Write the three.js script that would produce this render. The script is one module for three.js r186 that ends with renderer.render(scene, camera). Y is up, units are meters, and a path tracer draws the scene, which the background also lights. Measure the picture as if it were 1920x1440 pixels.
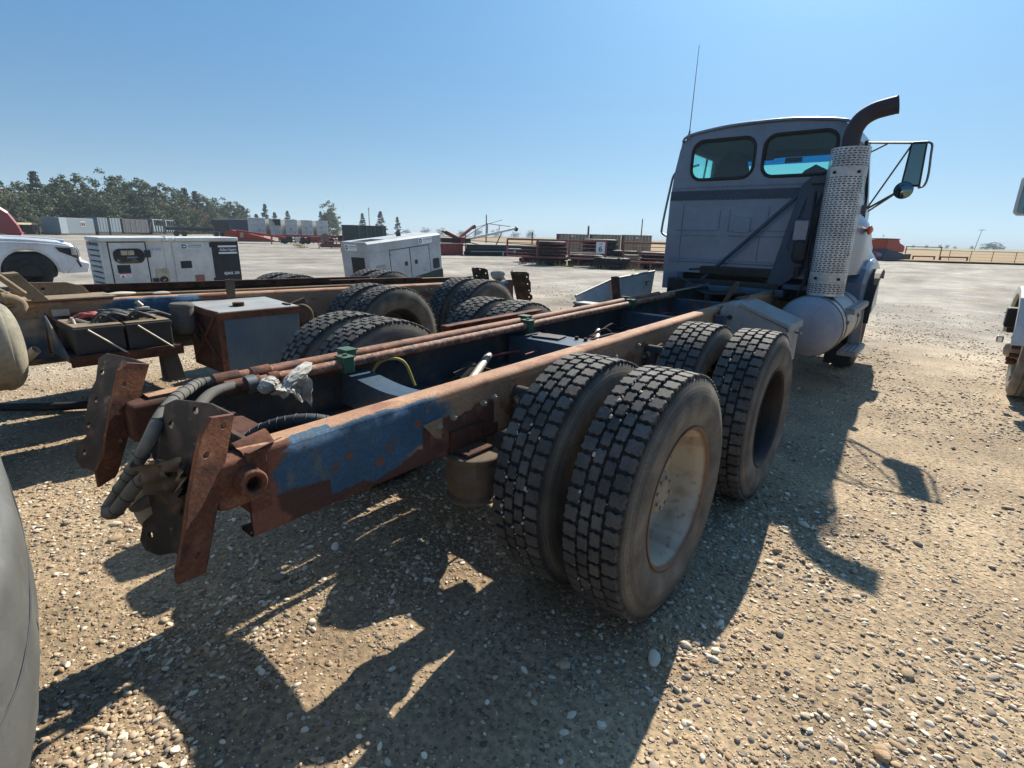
import * as THREE from 'three';
import { RoundedBoxGeometry } from 'three/addons/geometries/RoundedBoxGeometry.js';
import { mergeGeometries } from 'three/addons/utils/BufferGeometryUtils.js';

// ---------------------------------------------------------------- camera, sky, sun, exposure
const scene = new THREE.Scene();
const camera = new THREE.PerspectiveCamera(72.57, 4 / 3, 0.05, 9000);
camera.rotation.order = 'YXZ';
camera.position.set(1.882, 1.535, 1.95);
camera.rotation.set(-0.2751, 0.6811, 0.025);

const EXPOSURE = 1.9;
const SUN = new THREE.Vector3(-0.24, 1, -1.26).normalize();
const sun = new THREE.DirectionalLight(new THREE.Color().setRGB(1, 0.92, 0.79), 5.0);
sun.position.copy(SUN).multiplyScalar(80);
sun.target.position.set(0, 0, 0);
sun.castShadow = true;
sun.shadow.mapSize.set(4096, 4096);
Object.assign(sun.shadow.camera, { left: -40, right: 40, top: 40, bottom: -40, near: 1, far: 200 });
scene.add(sun, sun.target);

function skyTexture() {                       // a clear, slightly hazy afternoon sky: blue overhead, pale at the horizon, bright round the sun
  const W = 1024, H = 512, d = new Float32Array(W * H * 4);
  const zen = [0.035, 0.165, 0.44], mid = [0.13, 0.35, 0.63], hor = [0.52, 0.70, 0.77], gr = [0.30, 0.25, 0.18];
  for (let j = 0; j < H; j++) {
    const up = ((j + 0.5) / H - 0.5) * Math.PI, y = Math.sin(up), c = Math.cos(up);
    for (let i = 0; i < W; i++) {
      const az = ((i + 0.5) / W - 0.5) * 2 * Math.PI, x = Math.cos(az) * c, z = Math.sin(az) * c;
      const cs = x * SUN.x + y * SUN.y + z * SUN.z, ang = Math.acos(Math.min(1, Math.max(-1, cs)));
      const k = (i + j * W) * 4, e = Math.max(y, 0);
      const h = Math.exp(-e * 7.5), m = Math.exp(-e * 2.2);
      const glow = 0.76 * Math.exp(-ang * 2.6) + 1.6 * Math.exp(-ang * 7), wide = 0.78 + 0.55 * (0.5 + 0.5 * cs) ** 2.2;
      for (let q = 0; q < 3; q++) {
        let v = zen[q] * (1 - m) + mid[q] * (m - h * m) + hor[q] * h * m;
        v = v * wide + glow * [0.72, 1.0, 1.1][q] * (0.75 + 0.25 * h);
        if (y < 0) v = gr[q] * 0.8;
        d[k + q] = v / EXPOSURE;
      }
      d[k + 3] = 1;
    }
  }
  const t = new THREE.DataTexture(d, W, H, THREE.RGBAFormat, THREE.FloatType);
  t.mapping = THREE.EquirectangularReflectionMapping; t.magFilter = t.minFilter = THREE.LinearFilter; t.needsUpdate = true;
  return t;
}
scene.background = skyTexture();
scene.environment = scene.background;

scene.fog = new THREE.FogExp2(new THREE.Color().setRGB(0.66, 0.78, 0.86), 0.00045);      // dusty late summer haze
const renderer = new THREE.WebGLRenderer({ antialias: true });
renderer.toneMapping = THREE.LinearToneMapping;
renderer.toneMappingExposure = EXPOSURE;
renderer.shadowMap.enabled = true;
renderer.setSize(1024, 768);

// ---------------------------------------------------------------- helpers
const rng = (s) => () => { s = (s + 0x6d2b79f5) | 0; let t = Math.imul(s ^ (s >>> 15), 1 | s); t = (t + Math.imul(t ^ (t >>> 7), 61 | t)) ^ t; return ((t ^ (t >>> 14)) >>> 0) / 4294967296; };
const R = rng(7), V = (x, y, z) => new THREE.Vector3(x, y, z), PI = Math.PI;
const clamp = (x, a = 0, b = 1) => Math.min(b, Math.max(a, x)), mix = (a, b, t) => a + (b - a) * t, sstep = (a, b, x) => { const t = clamp((x - a) / (b - a)); return t * t * (3 - 2 * t); };
// tileable gradient noise
const PERM = new Uint8Array(512), GX = new Float32Array(256), GY = new Float32Array(256);
{ const r = rng(99), p = [...Array(256).keys()]; for (let i = 255; i > 0; i--) { const j = (r() * (i + 1)) | 0; [p[i], p[j]] = [p[j], p[i]]; } for (let i = 0; i < 512; i++) PERM[i] = p[i & 255]; for (let i = 0; i < 256; i++) { const a = r() * 2 * PI; GX[i] = Math.cos(a); GY[i] = Math.sin(a); } }
function pnoise(x, y, px, py, seed) {
  const x0 = Math.floor(x), y0 = Math.floor(y), fx = x - x0, fy = y - y0, s = fx * fx * fx * (fx * (fx * 6 - 15) + 10), t = fy * fy * fy * (fy * (fy * 6 - 15) + 10);
  const xa = ((x0 % px) + px) % px, xb = (xa + 1) % px, ya = ((y0 % py) + py) % py, yb = (ya + 1) % py;
  const g = (i, j, dx, dy) => { const h = PERM[PERM[(i + seed) & 255] + (j & 255)]; return GX[h] * dx + GY[h] * dy; };
  const a = g(xa, ya, fx, fy), b = g(xb, ya, fx - 1, fy), c = g(xa, yb, fx, fy - 1), d = g(xb, yb, fx - 1, fy - 1);
  return 1.5 * (a + (b - a) * s + (c + (d - c) * s - a - (b - a) * s) * t);
}
function fbm(u, v, p, oct, seed = 0, gain = 0.5, py = p) { let s = 0, a = 1, n = 0; for (let o = 0; o < oct; o++) { s += a * pnoise(u * p, v * py, p, py, seed + o * 17); n += a; a *= gain; p *= 2; py *= 2; } return s / n; }
function noise2(x, z, seed = 0, oct = 3) { return fbm(x / 64, z / 64, 64, oct, seed); }      // x, z in metres, period 64 m, finest feature about 1 m / 2^oct
function tex(w, h, size, f, srgb = true) {       // f(u, v) -> [r, g, b] in 0..1 ; size = metres per repeat
  const d = new Uint8Array(w * h * 4);
  for (let j = 0; j < h; j++) for (let i = 0; i < w; i++) { const c = f((i + 0.5) / w, (j + 0.5) / h), k = (j * w + i) * 4; d[k] = clamp(c[0]) * 255; d[k + 1] = clamp(c[1]) * 255; d[k + 2] = clamp(c[2]) * 255; d[k + 3] = 255; }
  return dtex(d, w, h, size, srgb);
}
function dtex(d, w, h, size, srgb) {
  const t = new THREE.DataTexture(d, w, h); t.wrapS = t.wrapT = THREE.RepeatWrapping; t.magFilter = THREE.LinearFilter; t.minFilter = THREE.LinearMipmapLinearFilter; t.generateMipmaps = true;
  if (size) { const s = [].concat(size); t.repeat.set(1 / s[0], 1 / (s[1] ?? s[0])); } if (srgb) t.colorSpace = THREE.SRGBColorSpace; t.needsUpdate = true; return t;
}
const g1 = (x) => [x, x, x];
const lerp3 = (a, b, t) => [mix(a[0], b[0], t), mix(a[1], b[1], t), mix(a[2], b[2], t)];
const c255 = (...a) => a.map((x) => x / 255);

// geometry builders
function place(g, x = 0, y = 0, z = 0, rx = 0, ry = 0, rz = 0) { if (rx || ry || rz) g.applyMatrix4(new THREE.Matrix4().makeRotationFromEuler(new THREE.Euler(rx, ry, rz, 'YXZ'))); return g.translate(x, y, z); }
function bx(w, h, d, x, y, z, b = 0.004, rx = 0, ry = 0, rz = 0) { b = Math.min(b, w / 2.2, h / 2.2, d / 2.2); return place(b > 0 ? new RoundedBoxGeometry(w, h, d, 1, b) : new THREE.BoxGeometry(w, h, d), x, y, z, rx, ry, rz); }
function rod(a, b, r, seg = 10, r2 = r) {
  const d = b.clone().sub(a), g = new THREE.CylinderGeometry(r2, r, d.length(), seg);
  g.applyQuaternion(new THREE.Quaternion().setFromUnitVectors(V(0, 1, 0), d.clone().normalize())); const m = a.clone().add(b).multiplyScalar(0.5); return g.translate(m.x, m.y, m.z);
}
function pipe(pts, r, seg = 32, rs = 8, tension = 0.5) { return new THREE.TubeGeometry(new THREE.CatmullRomCurve3(pts.map((p) => (p.isVector3 ? p : V(...p))), false, 'catmullrom', tension), seg, r, rs, false); }
function lathe(prof, seg = 32, axis = 'y') { const g = new THREE.LatheGeometry(prof.map((p) => new THREE.Vector2(Math.max(p[0], 1e-4), p[1])), seg); if (axis === 'x') g.rotateZ(-PI / 2); if (axis === 'z') g.rotateX(PI / 2); return g; }
function flat(pts, depth, holes = [], bevel = 0.0015) {        // polygon in xy, extruded along z, centred
  const s = new THREE.Shape(pts.map((p) => new THREE.Vector2(p[0], p[1])));
  for (const h of holes) { const p = new THREE.Path(); if (h.length === 3 && typeof h[0] === 'number') p.absellipse(h[0], h[1], h[2], h[2], 0, 2 * PI); else p.setFromPoints(h.map((q) => new THREE.Vector2(q[0], q[1]))); s.holes.push(p); }
  const b = bevel > 0; return new THREE.ExtrudeGeometry(s, { depth: depth - (b ? 2 * bevel : 0), bevelEnabled: b, bevelThickness: bevel, bevelSize: bevel, bevelOffset: -bevel, bevelSegments: 1, curveSegments: 12 }).translate(0, 0, -depth / 2 + (b ? bevel : 0));
}
function frame(g, o, ax, ay) { const X = ax.clone().normalize(), Z = X.clone().cross(ay).normalize(), Y = Z.clone().cross(X); return g.applyMatrix4(new THREE.Matrix4().makeBasis(X, Y, Z).setPosition(o)); }
const polyX = (zy, t, x, holes) => frame(flat(zy, t, holes), V(x, 0, 0), V(0, 0, 1), V(0, 1, 0));      // polygon given as [z, y], plate at x
const polyZ = (xy, t, z, holes) => flat(xy, t, holes).translate(0, 0, z);                                 // polygon given as [x, y], plate at z
function rrect(x0, y0, x1, y1, r, n = 5) { const p = []; for (const [cx, cy, a] of [[x1 - r, y1 - r, 0], [x0 + r, y1 - r, 1], [x0 + r, y0 + r, 2], [x1 - r, y0 + r, 3]]) for (let i = 0; i <= n; i++) { const t = (a + i / n) * PI / 2; p.push([cx + r * Math.cos(t), cy + r * Math.sin(t)]); } return p; }
function grid(nu, nv, f, keep) { // parametric sheet
  const pos = [], uv = [], idx = []; for (let j = 0; j <= nv; j++) for (let i = 0; i <= nu; i++) { const p = f(i / nu, j / nv); pos.push(p[0], p[1], p[2]); uv.push(p[3] ?? i / nu, p[4] ?? j / nv); }
  for (let j = 0; j < nv; j++) for (let i = 0; i < nu; i++) { const a = j * (nu + 1) + i, b = a + 1, c = a + nu + 1, d = c + 1; idx.push(a, b, d, a, d, c); }
  const g = new THREE.BufferGeometry(); g.setAttribute('position', new THREE.Float32BufferAttribute(pos, 3)); g.setAttribute('uv', new THREE.Float32BufferAttribute(uv, 2)); g.setIndex(idx); g.computeVertexNormals(); if (keep) g.userData.keep = true; return g;
}
function tint(g, f) { const p = g.attributes.position, c = new Float32Array(p.count * 3); for (let i = 0; i < p.count; i++) { const q = f(p.getX(i), p.getY(i), p.getZ(i)); c.set(q, i * 3); } g.setAttribute('color', new THREE.BufferAttribute(c, 3)); return g; }
function norm(g, color, keepUV) {
  const k = keepUV || g.userData.keep; if (g.index) g = g.toNonIndexed(); const o = new THREE.BufferGeometry(), n = g.attributes.position.count, P = g.attributes.position.array;
  if (!g.attributes.normal) g.computeVertexNormals();
  o.setAttribute('position', g.attributes.position); o.setAttribute('normal', g.attributes.normal);
  if (k && g.attributes.uv) o.setAttribute('uv', g.attributes.uv);
  else {
    const uv = new Float32Array(n * 2);
    for (let t = 0; t < n; t += 3) {
      const a = t * 3, ux = P[a + 3] - P[a], uy = P[a + 4] - P[a + 1], uz = P[a + 5] - P[a + 2], vx = P[a + 6] - P[a], vy = P[a + 7] - P[a + 1], vz = P[a + 8] - P[a + 2];
      const nx = Math.abs(uy * vz - uz * vy), ny = Math.abs(uz * vx - ux * vz), nz = Math.abs(ux * vy - uy * vx);
      for (let q = 0; q < 3; q++) { const x = P[a + q * 3], y = P[a + q * 3 + 1], z = P[a + q * 3 + 2], w = (t + q) * 2; if (nx >= ny && nx >= nz) { uv[w] = z; uv[w + 1] = y; } else if (ny >= nz) { uv[w] = x + 0.37; uv[w + 1] = z; } else { uv[w] = x + 0.71; uv[w + 1] = y; } }
    }
    o.setAttribute('uv', new THREE.BufferAttribute(uv, 2));
  }
  if (color) o.setAttribute('color', g.attributes.color ?? new THREE.BufferAttribute(new Float32Array(n * 3).fill(1), 3));
  return o;
}
const used = {};
const numbered = (n) => { const k = (used[n] = (used[n] ?? -1) + 1); return k ? n + '_' + String(k).padStart(3, '0') : n; };
function obj(name, geoms, m, parent = scene, o = {}) {
  geoms = [].concat(geoms); const color = geoms.some((g) => g.attributes.color);
  const list = geoms.map((g) => norm(g, color, o.keep)), mesh = new THREE.Mesh(list.length > 1 ? mergeGeometries(list) : list[0], m);
  mesh.name = parent === scene ? numbered(name) : name; mesh.castShadow = mesh.receiveShadow = true;
  if (o.kind) mesh.userData.kind = o.kind; if (o.label) mesh.userData.label = o.label;
  parent.add(mesh); return mesh;
}
function tag(o, label, category, group) { o.userData.label = label; o.userData.category = category; if (group) o.userData.group = group; return o; }
function thing(name, label, category, p = [0, 0, 0], turn = 0, group) { const o = new THREE.Group(); o.name = numbered(name); o.position.set(...p); o.rotation.y = turn; scene.add(o); return tag(o, label, category, group); }
function dup(o, label, p, turn, group, s) { const c = o.clone(); c.name = numbered(o.name.replace(/_\d{3}$/, '')); c.userData = { ...o.userData }; scene.add(c); if (p) c.position.set(...p); if (turn !== undefined) c.rotation.y = turn; if (s) c.scale.set(...s); if (label) c.userData.label = label; if (group) c.userData.group = group; return c; }
function part(name, parent, p = [0, 0, 0]) { const o = new THREE.Group(); o.name = name; o.position.set(...p); parent.add(o); return o; }

// ---------------------------------------------------------------- materials
const grime = tex(512, 512, 1.1, (u, v) => g1(clamp(0.86 + 0.22 * fbm(u, v, 4, 6, 3) + 0.10 * fbm(u, v, 40, 2, 8))));
const grimeB = tex(512, 512, 0.5, (u, v) => g1(0.5 + 0.5 * fbm(u, v, 8, 5, 31)), false);
const grimeSoft = tex(512, 512, 1.7, (u, v) => g1(clamp(0.90 + 0.13 * fbm(u, v, 3, 6, 23) + 0.07 * fbm(u, v, 14, 5, 48, 0.6) + 0.03 * fbm(u, v, 60, 2, 8))));
const streak = tex(512, 512, [0.9, 1.6], (u, v) => { const s = fbm(u, v, 24, 3, 12, 0.5, 3), b = fbm(u, v, 5, 5, 60); return g1(clamp(0.90 + 0.14 * b + 0.06 * s)); });
const rustC = (a, b, c) => { // base rust colour from three noises
  let q = lerp3(c255(108, 68, 50), c255(150, 98, 68), sstep(-0.4, 0.5, a)); q = lerp3(q, c255(74, 44, 36), sstep(0.05, 0.5, b)); return lerp3(q, c255(176, 140, 108), 0.55 * sstep(0.1, 0.6, c)); };
const rustT = tex(1024, 1024, 0.75, (u, v) => { const q = rustC(fbm(u, v, 5, 6, 5), fbm(u, v, 6, 5, 50), fbm(u, v, 9, 6, 90)), s = 0.9 + 0.25 * fbm(u, v, 64, 3, 4); return q.map((x) => x * s); });
const rustB = tex(512, 512, 0.4, (u, v) => g1(0.5 + 0.5 * fbm(u, v, 24, 5, 71, 0.75)), false);
const blackT = tex(512, 512, 0.5, (u, v) => { const k = fbm(u, v, 6, 6, 21), w = sstep(0.25, 0.5, fbm(u, v, 8, 6, 44)); let q = lerp3(c255(34, 29, 27), c255(66, 54, 47), sstep(-0.3, 0.4, k)); q = lerp3(q, c255(150, 140, 128), 0.55 * w); return lerp3(q, c255(110, 62, 42), 0.6 * sstep(0.28, 0.5, fbm(u, v, 5, 5, 77))); });
const blueT = tex(1024, 1024, 1.0, (u, v) => { const a = fbm(u, v, 5, 6, 15), r = fbm(u, v, 6, 7, 33); let q = lerp3(c255(44, 64, 82), c255(66, 88, 106), sstep(-0.4, 0.4, a)); q = lerp3(q, c255(128, 112, 96), 0.35 * sstep(0.0, 0.5, fbm(u, v, 3, 5, 80))); if (r > 0.27) q = lerp3(q, c255(98, 56, 40), sstep(0.27, 0.32, r)); return q; });
const dustyBlueT = tex(512, 512, 1.0, (u, v) => { const a = fbm(u, v, 4, 6, 115), r = fbm(u, v, 5, 6, 133); let q = lerp3(c255(46, 66, 92), c255(150, 132, 108), sstep(-0.25, 0.45, a)); return lerp3(q, c255(104, 66, 48), 0.8 * sstep(0.16, 0.34, r)); });
const tankT = tex(512, 512, 0.9, (u, v) => { const a = fbm(u, v, 4, 5, 19), s = fbm(u, v, 40, 4, 3, 0.5, 5); return lerp3(c255(66, 88, 104), c255(92, 104, 108), clamp(0.5 + a + 0.4 * s)); });
const pipeT = tex(512, 512, 0.6, (u, v) => { const a = fbm(u, v, 16, 6, 7, 0.7); let q = rustC(fbm(u, v, 5, 5, 5), fbm(u, v, 6, 4, 50), 0.2); return lerp3(q, c255(196, 188, 178), 0.4 * sstep(0.2, 0.4, a)); });
const pipeT2 = tex(512, 512, 0.6, (u, v) => { const a = fbm(u, v, 16, 6, 7, 0.75); let q = rustC(fbm(u, v, 5, 5, 5), fbm(u, v, 6, 4, 50), 0.1); return lerp3(q, c255(188, 184, 178), 0.5 * sstep(-0.05, 0.25, a)); });
const bumperT = tex(512, 512, 0.6, (u, v) => { const a = fbm(u, v, 4, 6, 61), b = fbm(u, v, 12, 5, 63, 0.65), s = fbm(u, v, 60, 2, 65); let q = lerp3(c255(92, 94, 92), c255(112, 113, 110), clamp(0.5 + a)); q = lerp3(q, c255(126, 123, 114), 0.5 * sstep(0.1, 0.5, b)); return lerp3(q, c255(74, 72, 68), 0.3 * sstep(0.35, 0.5, s)); });
const woodT = tex(512, 512, [0.6, 2.4], (u, v) => { const g = fbm(u, v, 20, 4, 9, 0.5, 2); return lerp3(c255(118, 104, 88), c255(172, 156, 132), clamp(0.5 + g)); });
const rubberT = tex(512, 512, 0.5, (u, v) => { const a = fbm(u, v, 4, 6, 64), b = fbm(u, v, 50, 2, 66); return g1(clamp(0.82 + 0.3 * a + 0.12 * b)); });
const rimT = tex(512, 512, 0.45, (u, v) => { const a = fbm(u, v, 5, 6, 41), b = fbm(u, v, 9, 6, 43); let q = lerp3(c255(212, 208, 198), c255(178, 166, 148), sstep(-0.1, 0.6, a)); return lerp3(q, c255(150, 122, 96), 0.6 * sstep(0.26, 0.5, b)); });
function M(hex, rough = 0.6, metal = 0, o = {}) { const p = o.clearcoat || o.transmission !== undefined || o.sheen; const c = Array.isArray(hex) ? new THREE.Color().setRGB(...hex) : new THREE.Color(hex); return new (p ? THREE.MeshPhysicalMaterial : THREE.MeshStandardMaterial)({ color: c, roughness: rough, metalness: metal, ...o }); }
const W1 = '#ffffff';
const mt = {
  rust: M('#d8d0cc', 0.9, 0, { map: rustT, bumpMap: rustB, bumpScale: 0.0014 }), rustBlack: M(W1, 0.85, 0, { map: blackT, bumpMap: rustB, bumpScale: 0.002 }),
  rustDark: M('#9c8f88', 0.95, 0, { map: rustT, bumpMap: rustB, bumpScale: 0.0015 }),
  blue: M(W1, 0.55, 0, { map: blueT, bumpMap: rustB, bumpScale: 0.001 }), dustyBlue: M(W1, 0.85, 0, { map: dustyBlueT, bumpMap: rustB, bumpScale: 0.001 }),
  tankBlue: M(W1, 0.7, 0, { map: tankT, bumpMap: grimeB, bumpScale: 0.0012 }),
  paleBlue: M('#455a6c', 0.40, 0, { map: grime, bumpMap: grimeB, bumpScale: 0.001 }), cabBlue: M('#30465c', 0.5, 0, { map: grime }),
  pipe: M(W1, 0.75, 0, { map: pipeT, bumpMap: rustB, bumpScale: 0.001 }), pipe2: M(W1, 0.75, 0, { map: pipeT2, bumpMap: rustB, bumpScale: 0.001 }),
  green: M('#2f5a46', 0.7, 0, { map: grime }), black: M([0.022, 0.023, 0.025], 0.6, 0, { map: grime }), blackDust: M([0.06, 0.056, 0.05], 0.9, 0, { map: grime }), hubWhite: M('#aaa396', 0.7, 0, { map: rimT }), bumper: M('#d2d2d2', 0.6, 0.1, { map: bumperT, bumpMap: grimeB, bumpScale: 0.001 }), tankDust: M('#8f8978', 0.85, 0, { map: grime, bumpMap: grimeB, bumpScale: 0.001 }), genGrey: M('#b9bfc2', 0.6, 0, { map: grimeSoft }), darkBrown: M([0.05, 0.045, 0.04], 0.9, 0, { map: grime }),  // last entry: one even dark brown for transmission and under-cab parts
  silver: M('#6d8097', 0.38, 0.0, { map: grimeSoft, clearcoat: 0.55, clearcoatRoughness: 0.22 }), silverDull: M('#a2a2aa', 0.6, 0, { map: grimeSoft, bumpMap: grimeB, bumpScale: 0.0006 }),
  white: M('#e4e5e0', 0.5, 0, { map: grimeSoft }), whiteGloss: M('#eef1f3', 0.3, 0, { clearcoat: 0.7, clearcoatRoughness: 0.1, map: grimeSoft }), dirtyWhite: M('#bdb6a6', 0.75, 0, { map: streak, bumpMap: grimeB, bumpScale: 0.001 }),
  alum: M('#a3a5a6', 0.45, 0.6, { map: streak, bumpMap: grimeB, bumpScale: 0.0004 }), alumPaint: M('#9c9e9c', 0.62, 0.1, { map: streak, bumpMap: grimeB, bumpScale: 0.0008 }), steel: M('#8b8a88', 0.45, 0.7, { map: grime }), chrome: M('#c9ccd0', 0.16, 1), zinc: M('#b9b2a4', 0.55, 0.5, { map: grime }),
  shield: M('#dcdddc', 0.42, 0.5, { map: grime }), exhaust: M('#474148', 0.7, 0.25, { map: streak }),
  dust: M('#8f7c63', 0.95, 0, { map: grime, bumpMap: grimeB, bumpScale: 0.001 }), dustDark: M('#685847', 0.95, 0, { map: grime, bumpMap: grimeB, bumpScale: 0.002 }),
  tyre: M(W1, 0.82, 0, { map: rubberT, vertexColors: true, bumpMap: grimeB, bumpScale: 0.0008 }), rim: M(W1, 0.55, 0, { map: rimT, vertexColors: true }), drum: M('#6e5140', 0.95, 0, { map: rustT }),
  rubber: M([0.03, 0.03, 0.031], 0.75, 0, { map: rubberT }), hose: M('#62605a', 0.85, 0, { map: grime, bumpMap: grimeB, bumpScale: 0.001 }), rag: M('#bcb8ae', 0.95, 0, { map: grime, bumpMap: grimeB, bumpScale: 0.006 }),
  stoneWhite: M('#b3a898', 0.9), wood: M(W1, 0.9, 0, { map: woodT }), amber: M('#d9601e', 0.3, 0, { clearcoat: 0.5 }), redTerm: M('#9c4a48', 0.8, 0, { map: grime }), yellow: M('#a8954e', 0.7),
  seat: M([0.03, 0.03, 0.034], 0.85, 0, { map: grime }), glassTeal: M([0.62, 0.97, 0.90], 0.02, 0, { transmission: 1, thickness: 0, ior: 1.45, specularIntensity: 0.6 }), glassBlue: M([0.05, 0.45, 0.66], 0.02, 0, { transmission: 1, thickness: 0, ior: 1.45 }), glassRear: M([0.86, 0.92, 0.92], 0.02, 0, { transmission: 1, thickness: 0, ior: 1.45 }), mirror: M('#6d8284', 0.04, 1),
  red: M('#8d3f3c', 0.7, 0, { map: streak }), redBright: M('#b03a2c', 0.6, 0, { map: streak }), pinkRed: M('#a35f5a', 0.8, 0, { map: grime }), orange: M('#c2492a', 0.6, 0, { map: grime }), navy: M('#2f4560', 0.7, 0, { map: grime }), greenDark: M('#27423f', 0.7, 0, { map: grime }), teal: M('#3d6460', 0.7, 0, { map: grime }), greyBlue: M('#6b7a86', 0.7, 0, { map: streak }), lightGrey: M('#d6d6d0', 0.6, 0, { map: grimeSoft }), charcoal: M('#2e3338', 0.7, 0, { map: grime }), cream: M('#c9bf9f', 0.8, 0, { map: grime }), maroon: M('#7c1f2d', 0.45, 0, { clearcoat: 0.5 }),
};

// ---------------------------------------------------------------- the yard
const GT = 2.6; // metres covered by one repeat of the gravel texture
function gravelTextures() {
  const n = 2048, c = new Float32Array(n * n * 3), h = new Float32Array(n * n), r = rng(5);
  for (let j = 0; j < n; j++) for (let i = 0; i < n; i++) {
    const u = i / n, v = j / n, a = fbm(u, v, 5, 4, 2), b = fbm(u, v, 96, 3, 9), k = j * n + i;
    const q = lerp3([141, 123, 99], [173, 154, 126], clamp(0.5 + 0.9 * a)), s = 0.94 + 0.30 * b;
    c[k * 3] = q[0] * s; c[k * 3 + 1] = q[1] * s; c[k * 3 + 2] = q[2] * s; h[k] = 0.22 + 0.16 * b + 0.1 * a;
  }
  const pal = [[150, 138, 120], [176, 163, 142], [134, 124, 110], [146, 122, 94], [164, 142, 118], [118, 110, 102], [190, 178, 158]];
  const px = n / GT;
  for (let k = 0; k < 17000; k++) {
    const big = r() < 0.12, rad = (big ? 0.006 + 0.007 * r() : 0.002 + 0.004 * r()) * px, x = r() * n, y = r() * n, ca = r() * PI, e = 0.6 + 0.4 * r(), C = Math.cos(ca), S = Math.sin(ca), p = pal[(r() * pal.length) | 0], br = 0.82 + 0.3 * r(), ri = Math.ceil(rad);
    for (let dy = -ri; dy <= ri; dy++) for (let dx = -ri; dx <= ri; dx++) {
      const lx = (dx * C + dy * S) / rad, ly = (-dx * S + dy * C) / (rad * e), d = lx * lx + ly * ly; if (d > 1) continue;
      const q = ((((y + dy) | 0) + n) % n) * n + ((((x + dx) | 0) + n) % n), hh = 0.34 + Math.sqrt(1 - d) * rad / px * 45; if (hh > h[q]) { h[q] = hh; c[q * 3] = p[0] * br; c[q * 3 + 1] = p[1] * br; c[q * 3 + 2] = p[2] * br; }
    }
  }
  const C8 = new Uint8Array(n * n * 4), H8 = new Uint8Array(n * n * 4);
  for (let k = 0; k < n * n; k++) { for (let q = 0; q < 3; q++) { C8[k * 4 + q] = clamp(c[k * 3 + q] / 255) * 255; H8[k * 4 + q] = clamp(h[k]) * 255; } C8[k * 4 + 3] = H8[k * 4 + 3] = 255; }
  return [dtex(C8, n, n, GT, true), dtex(H8, n, n, GT, false)];
}
const [gravelC, gravelH] = gravelTextures();
const YARD = (x, z) => -66 - 0.98 * x - 0.0 * z;                       // far edge of the yard (z at a given x) towards the right
function groundH(x, z) {
  const d = Math.hypot(x - 1.2, z - 0.5), f = Math.exp(-d / 26);
  let y = f * (0.020 * noise2(x, z, 3, 2) + 0.016 * noise2(x * 4, z * 4, 11, 3)) + 0.05 * noise2(x / 9, z / 9, 30, 2) * sstep(14, 60, d);
  return y - 0.012 * f;
}
const TRACKS = [[2.6, -3, 0.28, -0.004], [4.3, -3, 0.30, -0.004], [3.2, -9, -0.22, 0.006], [5.1, -9, -0.20, 0.006], [0.4, -16, 0.9, 0.012], [1.5, -17.6, 0.9, 0.012], [-6, -9, -1.3, 0.0], [-6, -7.6, -1.3, 0.0], [2.9, 0.4, 0.12, 0.0]];   // wheel tracks: x at z0, slope, bend
const trackAt = (x, z) => { let s = 0; for (const [x0, z0, m, b] of TRACKS) { const q = z - z0, d = (x - (x0 - m * q + b * q * q)) / Math.hypot(1, m); s = Math.max(s, Math.exp(-((d / 0.2) ** 2))); } return s; };
function yardTint(x, z) {   // broad patches: tan dust near by, greyer crushed rock farther out, wheel tracks
  const d = Math.hypot(x - 1.9, z - 2), n = noise2(x / 2.2, z / 2.2, 40, 4), st = fbm((x * 0.8 + z * 0.15) / 64, (z * 0.8 - x * 0.55) / 64 * 0.35, 40, 4, 52);
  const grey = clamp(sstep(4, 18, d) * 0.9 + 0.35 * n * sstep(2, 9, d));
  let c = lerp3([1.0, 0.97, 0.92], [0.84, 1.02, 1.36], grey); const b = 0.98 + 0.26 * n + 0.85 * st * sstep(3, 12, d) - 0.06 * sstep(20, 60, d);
  const tr = trackAt(x, z) * (0.5 + 0.5 * noise2(x * 0.7, z * 0.7, 91, 2)), underDark = sstep(1.6, 0.2, Math.abs(x - 0.2)) * sstep(3, 1, z) * sstep(-6, -3, z) * (0.5 + 0.8 * noise2(x * 1.2, z * 1.2, 17, 3));  // last mask: ground darkened in patches below the near truck
  return c.map((q, i) => q * b * (1 + 0.22 * tr) * (1 - 0.28 * clamp(underDark) * (i ? 1 : 0.85)));
}
function yardMesh() {
  const N = 560, A = 1.05, K = 9.0, pos = new Float32Array((N + 1) * (N + 1) * 3), col = new Float32Array((N + 1) * (N + 1) * 3), uv = new Float32Array((N + 1) * (N + 1) * 2), idx = [];
  const cx = 0.6, cz = 0.6, sh = (t) => A * Math.sinh(K * t) * 0.88;
  for (let j = 0; j <= N; j++) for (let i = 0; i <= N; i++) {
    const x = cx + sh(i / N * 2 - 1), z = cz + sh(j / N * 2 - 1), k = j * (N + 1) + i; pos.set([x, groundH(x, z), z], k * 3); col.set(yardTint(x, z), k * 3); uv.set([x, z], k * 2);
    if (i < N && j < N) { const a = k, b = k + 1, c = k + N + 1, d = c + 1; idx.push(a, c, d, a, d, b); }
  }
  const g = new THREE.BufferGeometry(); g.setAttribute('position', new THREE.BufferAttribute(pos, 3)); g.setAttribute('color', new THREE.BufferAttribute(col, 3)); g.setAttribute('uv', new THREE.BufferAttribute(uv, 2)); g.setIndex(idx); g.computeVertexNormals(); return g;
}
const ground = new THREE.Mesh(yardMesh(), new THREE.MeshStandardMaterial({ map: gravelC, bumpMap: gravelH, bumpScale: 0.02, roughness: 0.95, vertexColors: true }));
ground.name = 'ground'; ground.userData = { kind: 'structure', label: 'tan and grey gravel yard with loose stones and wheel tracks' }; ground.receiveShadow = true; scene.add(ground);

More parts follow.
